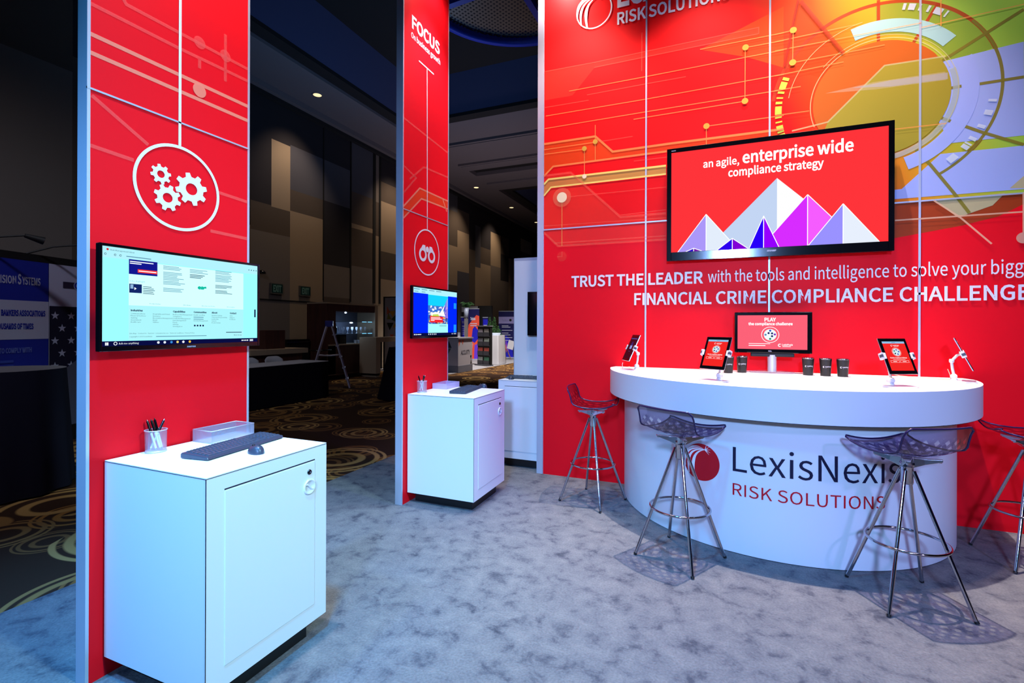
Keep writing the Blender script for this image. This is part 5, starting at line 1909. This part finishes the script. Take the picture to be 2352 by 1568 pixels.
protoA = make_glass(1, -9.98, 11.02, 1.2825)
tag(protoA, 'clear stemmed glass on the lower glass shelf of the lit bar cabinet', 'glass', 'stemmed glasses on the bar shelf')
for k in range(1, 12):
    o = protoA.copy()
    col.objects.link(o)
    o.location = (-9.98 + (0.08 if k % 2 else 0), 11.02 + 0.098 * k, 1.2835)
protoB = make_glass(0, -9.86, 11.62, 0.986)
tag(protoB, 'clear short glass standing on the bar cabinet worktop', 'glass', 'short glasses on the bar worktop')
for k in range(1, 9):
    o = protoB.copy()
    col.objects.link(o)
    o.location = (-9.86 - 0.09 * (k % 2), 11.62 + 0.072 * k, 0.986)
BOTC = [mat('bottle_%s' % n, c, 0.15) for n, c in (('black', (14, 14, 20)), ('green', (20, 40, 26)), ('brown', (50, 24, 14)))]
for k, (y, m, lab) in enumerate(((10.78, 0, 'dark bottle at the left of the lower bar shelf'), (10.88, 2, 'brown bottle second on the lower bar shelf'))):
    g = MB()
    g.lathe([(0.0, 0.0), (0.037, 0.0), (0.038, 0.17), (0.014, 0.22), (0.014, 0.29), (0.0, 0.29)], BOTC[m], n=16)
    tag(obj('bottle', g, loc=(-9.95, y, 1.2825)), lab, 'bottle')
g = MB()
g.box((-0.11, -0.13, 0), (0.11, 0.13, 0.27), BLACK_GL)
tag(obj('coffee_machine', g, loc=(-9.98, 11.10, 0.986)), 'black boxy machine on the bar cabinet worktop behind the ladder', 'machine')

# beige bar counter
t = thing('bar_counter', 'beige portal shaped bar counter in front of the lit bar cabinet', 'counter', (-9.38, 11.68, 0))
g = MB()
g.box((-0.30, -0.10, 0.11), (0.30, 0.11, 1.17), BEIGE)
g.box((-0.12, 0.11, 1.03), (0.30, 1.55, 1.17), BEIGE)
g.box((-0.12, 1.40, 0.11), (0.30, 1.55, 1.03), BEIGE)
obj('body', g, t)
g = MB()
g.box((-0.26, -0.06, 0.0), (0.27, 0.09, 0.05), BEIGE)
g.box((-0.27, -0.07, 0.05), (0.28, 0.10, 0.11), KICK)
obj('plinth', g, t)
g = MB()
g.box((-0.02, 0.11, 0.2), (0.02, 0.55, 1.03), BLACK_MT)
obj('inner_panel', g, t)

# light box with coloured triangles
TRI = [mat('triangle_%s' % n, c, 0.5) for n, c in (('green', (46, 84, 70)), ('gold', (190, 146, 70)), ('orange', (196, 100, 80)), ('black', (18, 30, 30)), ('olive', (120, 120, 60)))]
t = thing('banner_stand', 'white banner panel with coloured triangles just left of the second column', 'banner', (-10.0, 13.85, 0))
g = MB()
g.box((-0.52, -0.05, 0), (0.52, 0.10, 2.52), BLACK_MT)
obj('frame', g, t)
g = MB()
g.box((-0.44, -0.062, 0.05), (0.52, -0.05, 2.48), mat('banner_white', (150, 152, 172), 0.6))
PT_ = plane((0, -0.063, 0), (1, 0, 0), (0, 0, 1), (0, -1, 0))
for p, k in ((((-0.36, 2.2), (-0.22, 1.98), (-0.36, 1.9)), 2), (((-0.28, 2.02), (-0.02, 2.02), (-0.10, 1.80)), 1), (((-0.30, 1.98), (-0.18, 1.74), (-0.36, 1.74)), 4), (((-0.18, 1.74), (0.02, 1.90), (-0.02, 1.66)), 0), (((-0.36, 1.62), (-0.08, 1.62), (-0.24, 1.36)), 3), (((-0.12, 1.46), (0.06, 1.46), (-0.02, 1.62)), 1), (((-0.24, 1.22), (-0.06, 1.22), (-0.16, 1.06)), 2), (((0.06, 2.48), (0.30, 2.48), (0.18, 2.26)), 0), (((0.18, 2.26), (0.42, 2.26), (0.30, 2.48)), 3)):
    fpoly(g, PT_, p, TRI[k], 0.001)
obj('printed_panel', g, t)

# step ladder
LADF = mat('ladder_aluminium', (190, 185, 205), 0.4, 0.6)
rdir = Vector((math.cos(R(22.437 + 18.0)), math.sin(R(22.437 + 18.0)), 0))
t = thing('step_ladder', 'aluminium step ladder with blue cap standing before the bar cabinet', 'ladder', (-8.63, 9.22, 0), R(22.437 + 18.0))
for sx, nm in ((1, 'front_rail'), (-1, 'rear_rail')):
    for sy in (-1, 1):
        g = MB()
        g.tube([(sx * 0.48, sy * 0.24, 0.0), (sx * 0.06, sy * 0.13, 1.50)], 0.022, LADF, 8)
        obj(nm, g, t)
for k in range(5):
    f = (k + 0.8) / 5.6
    g = MB()
    x = 0.48 - 0.42 * f
    hw = 0.24 - 0.11 * f
    g.box((x - 0.04, -hw, 1.5 * f - 0.012), (x + 0.03, hw, 1.5 * f + 0.012), LADF)
    obj('step', g, t)
for sy in (-1, 1):
    g = MB()
    g.tube([(-0.26, sy * 0.18, 0.80), (0.0, sy * 0.18, 0.78), (0.26, sy * 0.18, 0.80)], 0.008, LADF, 6)
    obj('spreader', g, t)
g = MB()
g.box((-0.09, -0.15, 1.48), (0.09, 0.15, 1.63), mat('ladder_cap_blue', (20, 30, 130), 0.4))
obj('top_cap', g, t, bevel=0.01)

# counter lettered ACCUITY
t = thing('exhibit_counter', 'pale counter lettered ACCUITY with triangle print, right of the second column', 'counter', (-8.05, 14.32, 0))
CW = mat('counter_print_white', (168, 160, 162), 0.6)
g = MB()
g.box((-0.46, -0.50, 0.22), (0.46, 0.50, 1.10), CW)
PF = plane((0, -0.501, 0), (1, 0, 0), (0, 0, 1), (0, -1, 0))
PS = plane((0.461, 0, 0), (0, 1, 0), (0, 0, 1), (1, 0, 0))
for p, k in ((((-0.40, 1.05), (-0.18, 1.05), (-0.29, 0.82)), 3), (((-0.18, 1.05), (0.06, 1.05), (-0.06, 0.82)), 0), (((-0.29, 0.82), (-0.06, 0.82), (-0.18, 1.05)), 4), (((-0.29, 0.80), (-0.05, 0.80), (-0.17, 0.50)), 3), (((0.02, 0.80), (0.22, 0.80), (0.12, 1.04)), 3), (((0.20, 0.78), (-0.03, 0.78), (0.05, 0.52)), 0)):
    fpoly(g, PF, p, TRI[k], 0.002)
for p, k in ((((-0.46, 1.06), (-0.30, 1.06), (-0.46, 0.84)), 2), (((-0.28, 1.06), (-0.10, 1.06), (-0.19, 0.90)), 2), (((0.34, 0.52), (0.46, 0.52), (0.40, 0.40)), 3), (((0.36, 0.24), (0.46, 0.24), (0.41, 0.40)), 3)):
    fpoly(g, PS, p, TRI[k], 0.002)
ftext(g, PS, 'ACCUITY', 0.0, 0.58, 0.135, mat('counter_lettering', (84, 82, 88), 0.6), 0.003, bold=0.01, align='C', width=0.64)
obj('body', g, t)
g = MB()
g.box((-0.47, -0.51, 0.0), (0.47, 0.51, 0.22), mat('counter_plinth_grey', (104, 104, 112), 0.6))
obj('plinth', g, t)
g = MB()
g.box((-0.49, -0.53, 1.10), (0.49, 0.53, 1.14), mat('counter_top_grey', (140, 136, 138), 0.5))
obj('top', g, t)
for k, (dx, dy) in enumerate(((0.1, 0.1), (-0.05, -0.15))):
    g = MB()
    g.M = Matrix.Rotation(R(20 + 70 * k), 4, 'Z')
    g.box((-0.10, -0.002, 0.0), (0.10, 0.002, 0.16), CLOTH_WHITE)
    g.box((-0.10, -0.05, 0.0), (0.10, 0.05, 0.004), CLOTH_WHITE)
    tag(obj('leaflet_holder', g, loc=(-8.05 + dx, 14.32 + dy, 1.14)), ('clear leaflet holder at the back of the lettered counter', 'leaflet holder at the front of the lettered counter')[k], 'leaflet holder')

# brochure rack
t = thing('brochure_rack', 'black brochure rack with eight pockets on the far grey carpet', 'brochure rack', (-8.12, 16.84, 0), R(-22))
g = MB()
g.box((-0.36, 0.0, 0.04), (0.36, 0.10, 1.50), BLACK_MT)
g.box((-0.36, -0.16, 0.0), (0.36, 0.16, 0.04), mat('rack_foot', (70, 70, 76), 0.5))
g.box((-0.38, -0.05, 1.50), (0.38, 0.12, 1.54), mat('rack_cap', (110, 108, 112), 0.5))
obj('frame', g, t)
RC = [(150, 140, 150), (140, 135, 130), (120, 120, 128), (150, 160, 150), (190, 80, 66), (190, 80, 66), (160, 166, 160), (70, 130, 100)]
i = 0
for r_ in range(4):
    for c_ in range(2):
        x0 = -0.33 + c_ * 0.34
        z0 = 1.14 - r_ * 0.36
        g = MB()
        g.box((x0, -0.045, z0 - 0.02), (x0 + 0.31, -0.034, z0 + 0.14), mat('rack_pocket', (62, 62, 70), 0.4))
        g.box((x0, -0.034, z0 - 0.02), (x0 + 0.31, 0.0, z0 - 0.002), mat('rack_pocket', (62, 62, 70), 0.4))
        obj('pocket', g, t)
        g = MB()
        g.box((-0.13, 0.0, 0.0), (0.13, 0.012, 0.27), mat('leaflet_%d' % i, RC[i], 0.6))
        M = Matrix.Translation((-8.12, 16.84, 0)) @ Matrix.Rotation(R(-22), 4, 'Z') @ Matrix.Translation((x0 + 0.155, -0.028, z0 + 0.002))
        o = obj('brochure', g)
        o.matrix_world = M
        row = ('top', 'second', 'third', 'bottom')[r_]
        tag(o, '%s brochure in the %s row, %s pocket of the black rack' % (('grey', 'beige', 'dark grey', 'pale', 'red', 'orange red', 'white', 'green')[i], row, ('left', 'right')[c_]), 'brochure', 'brochures in the rack')
        i += 1

# far booth
g = MB()
g.box((-0.92, 0, 0), (0.62, 0.12, 2.46), BLACK_MT)
tag(obj('exhibit_backdrop', g, loc=(-9.98, 20.2, 0)), 'black booth back wall behind the orange portrait banner', 'backdrop')
g = MB()
g.box((-0.42, -0.02, 0), (0.42, 0.0, 0.26), mat('fascia_white', (150, 150, 156), 0.5))
frect(g, plane((0, -0.021, 0), (1, 0, 0), (0, 0, 1), (0, -1, 0)), 0.0, 0.10, 0.3, 0.16, BLACK_MT, 0.001)
tag(obj('fascia_sign', g, loc=(-10.47, 20.18, 2.18)), 'small white sign high on the black booth wall', 'sign')


def banner(label, x, y, w_, z0, z1, rz, draw, rail=True):
    t = thing('banner_stand', label, 'banner', (x, y, 0), rz)
    g = MB()
    g.box((-w_ / 2, -0.006, z0), (w_ / 2, 0.006, z1), mat('banner_navy', (22, 20, 84), 0.5))
    P = plane((-w_ / 2, -0.0065, z0), (1, 0, 0), (0, 0, 1), (0, -1, 0))
    draw(g, P, w_, z1 - z0)
    obj('printed_sheet', g, t)
    g = MB()
    g.box((-w_ / 2, -0.09, 0.0), (w_ / 2, 0.09, max(0.06, 0.0)), ALU)
    if z0 > 0.07:
        g.box((-0.02, 0.01, 0.05), (0.02, 0.03, z0 + 0.2), ALU)
    obj('base', g, t)
    g = MB()
    g.box((-w_ / 2, -0.012, z1), (w_ / 2, 0.012, z1 + 0.03), ALU)
    obj('top_rail', g, t)
    return t


OR1 = mat('banner_orange', (240, 84, 60), 0.5)
OR2 = mat('banner_pink', (236, 120, 130), 0.5)
VIO = mat('banner_violet', (110, 60, 220), 0.5)
BLU1 = mat('banner_blue', (30, 30, 190), 0.5)
BTX = mat('banner_text', (206, 206, 226), 0.5)


def d_orange(g, P, w_, h):
    fpoly(g, P, [(0, 0), (w_, 0), (w_, h * 0.86), (w_ * 0.75, h * 0.88), (w_ * 0.45, h * 0.80), (w_ * 0.05, h * 0.68), (0, h * 0.60)], OR1, 0.001)
    fpoly(g, P, [(w_ * 0.30, h * 0.36), (w_ * 0.42, h * 0.60), (w_ * 0.62, h * 0.66), (w_ * 0.88, h * 0.58), (w_ * 0.90, h * 0.40), (w_ * 0.6, h * 0.32)], BLU1, 0.002)
    fpoly(g, P, [(0, 0), (w_ * 0.25, h * 0.06), (w_ * 0.5, h * 0.30), (w_ * 0.2, h * 0.34), (0, h * 0.28)], OR2, 0.002)
    fpoly(g, P, [(w_ * 0.55, 0), (w_ * 0.95, 0), (w_ * 0.85, h * 0.30), (w_ * 0.6, h * 0.28)], VIO, 0.003)
    ftext(g, P, 'Tonbeso', w_ * 0.22, h * 0.78, 0.12, BTX, 0.004, bold=0.02, width=w_ * 0.45, res=2)
    for k in range(2):
        frect(g, P, w_ * 0.2, h * (0.70 - 0.04 * k), w_ * 0.8, h * (0.715 - 0.04 * k), BTX, 0.004)


def d_lines(g, P, w_, h):
    frect(g, P, w_ * 0.12, h * 0.02, w_ * 0.95, h * 0.96, BLU1, 0.001)
    for k, (z, q) in enumerate(((0.80, 0.7), (0.74, 0.5), (0.60, 0.75), (0.56, 0.6), (0.46, 0.7), (0.38, 0.5), (0.30, 0.6), (0.22, 0.5))):
        frect(g, P, w_ * 0.2, h * z, w_ * (0.2 + q * 0.85), h * (z + 0.022), BTX, 0.002)


def d_purple(g, P, w_, h):
    frect(g, P, 0, h * 0.735, w_, h * 0.885, mat('banner_lilac', (150, 142, 196), 0.5), 0.001)
    ftext(g, P, 'Tonbeso', w_ * 0.2, h * 0.785, 0.10, mat('banner_grey_text', (110, 104, 150), 0.5), 0.002, width=w_ * 0.42, res=2)
    fdisc(g, P, (w_ * 0.72, h * 0.81), 0.06, BLACK_MT, 0.002, 18)
    fpoly(g, P, [(w_ * 0.1, 0), (w_ * 0.9, 0), (w_ * 0.8, h * 0.35), (w_ * 0.45, h * 0.48), (w_ * 0.15, h * 0.35)], BLU1, 0.001)
    fpoly(g, P, [(w_ * 0.25, h * 0.10), (w_ * 0.65, h * 0.12), (w_ * 0.55, h * 0.30), (w_ * 0.45, h * 0.40), (w_ * 0.38, h * 0.28)], VIO, 0.002)
    fpoly(g, P, [(w_ * 0.35, h * 0.14), (w_ * 0.50, h * 0.14), (w_ * 0.47, h * 0.30)], OR2, 0.003)
    for k, z in enumerate((0.68, 0.65, 0.58, 0.52, 0.48, 0.42, 0.36)):
        frect(g, P, w_ * 0.2, h * z, w_ * (0.6 + 0.12 * (k % 3)), h * (z + 0.012), BTX, 0.004)


banner('tall banner with orange and blue portrait at the far booth', -9.87, 19.4, 0.53, 0.06, 2.28, R(8), d_orange)
banner('narrow blue text banner left of the orange portrait banner', -10.08, 18.9, 0.33, 0.95, 1.90, R(5), d_lines)
banner('narrow blue text banner right of the orange portrait banner', -9.46, 19.75, 0.26, 0.06, 1.90, R(5), d_lines)
banner('navy and purple roll up banner left of the pale column', -9.02, 21.2, 0.82, 0.06, 2.22, R(5), d_purple)

t = thing('draped_table', 'white draped table at the far booth, right of the brochure rack', 'table', (-8.02, 17.8, 0))
g = MB()
drape(g, rect_pts(-0.22, -0.35, 0.22, 0.35), 1.15, CLOTH_WHITE, 0.06, 0.01, 14)
obj('tablecloth', g, t)
g = MB()
g.lathe([(0.0, 0.005), (0.16, 0.0), (0.20, 0.10), (0.19, 0.10), (0.15, 0.01)], GOB, n=20)
tag(obj('bowl', g, loc=(-8.02, 17.75, 1.15)), 'pale bowl standing on the white draped table', 'bowl')
g = MB()
for k in range(7):
    a = 2 * PI * k / 7
    g.tube([(0.3 * math.cos(a), 0.3 * math.sin(a), 0.0), (0.10 * math.cos(a + 0.5), 0.10 * math.sin(a + 0.5), 0.45), (0.0, 0.0, 0.5)], 0.012, mat('easel_wood', (150, 100, 80), 0.5), 6) if k < 3 else None
g.M = Matrix.Translation((0.22, 0.1, 0.75)) @ Matrix.Rotation(R(15), 4, 'Y')
g.tube([(0, 0, -0.3), (-0.25, -0.05, -0.75)], 0.012, mat('easel_wood', (150, 100, 80), 0.5), 6)
g.box((-0.10, -0.02, -0.28), (0.20, 0.0, 0.12), CLOTH_WHITE)
tag(obj('easel', g, loc=(-8.72, 20.3, 0.01)), 'small tripod easel with white sheet before the purple banner', 'easel')

# plants
LEAF = mat('palm_leaf', (46, 84, 40), 0.6)


def palm(label, x, y, z, h, spread, n, seed, potm=None, ph=0.0):
    rr = random.Random(seed)
    t = thing('potted_palm', label, 'plant', (x, y, z))
    g = MB()
    for k in range(n):
        a = rr.uniform(0, 2 * PI)
        s_ = spread * rr.uniform(0.5, 1.0)
        hh = h * rr.uniform(0.6, 1.0)
        P0 = Vector((0, 0, ph))
        P1 = Vector((0.35 * s_ * math.cos(a), 0.35 * s_ * math.sin(a), ph + hh))
        P2 = Vector((s_ * math.cos(a), s_ * math.sin(a), ph + hh * rr.uniform(0.45, 0.85)))
        side = Vector((-math.sin(a), math.cos(a), 0))
        ptsL = []
        for i in range(9):
            f = i / 8
            c = P0 * (1 - f) ** 2 + P1 * 2 * f * (1 - f) + P2 * f * f
            ptsL.append(c)
            if i:
                for s2 in (-1, 1):
                    tip = c + side * s2 * 0.16 * (1.15 - f) + Vector((0.06 * math.cos(a), 0.06 * math.sin(a), -0.03))
                    g.add([c, c + Vector((0, 0, 0.02)), tip, c + (tip - c) * 0.5 - Vector((0, 0, 0.012))], [(0, 1, 2), (0, 2, 3)], LEAF)
        g.tube(ptsL, 0.006, LEAF, 5)
    obj('foliage', g, t)
    g = MB()
    if potm:
        g.lathe([(0.0, 0.0), (0.09, 0.0), (0.11, ph), (0.09, ph), (0.0, ph - 0.03)], potm, n=18)
    else:
        g.lathe([(0.0, 0.0), (0.14, 0.0), (0.18, max(0.3, ph)), (0.15, max(0.3, ph)), (0.0, max(0.27, ph - 0.03))], BLACK_MT, n=18)
    obj('pot', g, t)
    return t


g = MB()
g.box((-0.06, -0.06, 0), (0.06, 0.06, 1.88), mat('plinth_grey', (110, 106, 104), 0.6))
tag(obj('plinth', g, loc=(-9.72, 18.4, 0)), 'slim grey plinth under the white vase at the far booth', 'plinth')
palm('fern in a tall white vase on the grey plinth', -9.72, 18.4, 1.88, 0.34, 0.34, 16, 1, mat('vase_white', (150, 158, 176), 0.4), 0.42)
palm('green palm on the floor right of the orange portrait banner', -9.02, 19.55, 0, 2.1, 0.26, 26, 2, None, 0.3)
palm('green palm on the floor behind the white draped table', -8.50, 18.95, 0, 1.5, 0.34, 22, 3, None, 0.3)
palm('green palm behind the second column screen, left of the blue banner', -10.45, 18.4, 0, 2.0, 0.32, 22, 4, None, 0.3)

# hanging round frame with woven mesh
hc = Vector((0, 0, 0))
yawd = R(22.437)
cx_, cy_ = 0.05 * math.cos(yawd) - 7.05 * math.sin(yawd), 0.05 * math.sin(yawd) + 7.05 * math.cos(yawd)
t = thing('hanging_frame', 'large round blue rimmed mesh frame hanging from the ceiling', 'ceiling feature', (cx_, cy_, 6.5), yawd)
FB = mat('blue_painted_steel', (40, 70, 210), 0.4)
g = MB()
n = 72
RH = 1.62
for k in range(n):
    a0, a1 = 2 * PI * k / n, 2 * PI * (k + 1) / n
    q = [((RH - d) * math.cos(a), (RH - d) * math.sin(a), z) for a in (a0, a1) for d, z in ((0, 0), (0.11, 0), (0.11, 0.22), (0, 0.22))]
    g.add(q, [(0, 1, 5, 4), (1, 2, 6, 5), (2, 3, 7, 6), (3, 0, 4, 7)], FB, True)
obj('rim', g, t)
for ang in (153, 66, 20, 245, 300, 200):
    g = MB()
    g.M = Matrix.Rotation(R(ang), 4, 'Z')
    g.box((0.0, -0.05, 0.0), (RH - 0.1, 0.05, 0.20), FB)
    obj('spoke', g, t)
g = MB()
m_ = 40
pts = [((RH - 0.1) * math.cos(2 * PI * k / m_), (RH - 0.1) * math.sin(2 * PI * k / m_)) for k in range(m_)]
g.add([(x, y, 0.10) for x, y in pts], [tuple(range(m_))], CHAND_MESH, False, [[(x, y) for x, y in pts]])
obj('mesh_infill', g, t)
g = MB()
g.lathe([(0.0, -0.02), (0.06, 0.0), (0.07, 0.06), (0.0, 0.08)], emis('frame_bulb', (255, 220, 150), 5.0), c=(-0.55, 0.62, 0.22), n=16)
obj('bulb', g, t)
for k in range(3):
    g = MB()
    a = 2 * PI * k / 3
    g.tube([(1.5 * math.cos(a), 1.5 * math.sin(a), 0.2), (1.5 * math.cos(a), 1.5 * math.sin(a), 2.22)], 0.008, BLACK_MT, 6)
    obj('hanger', g, t)
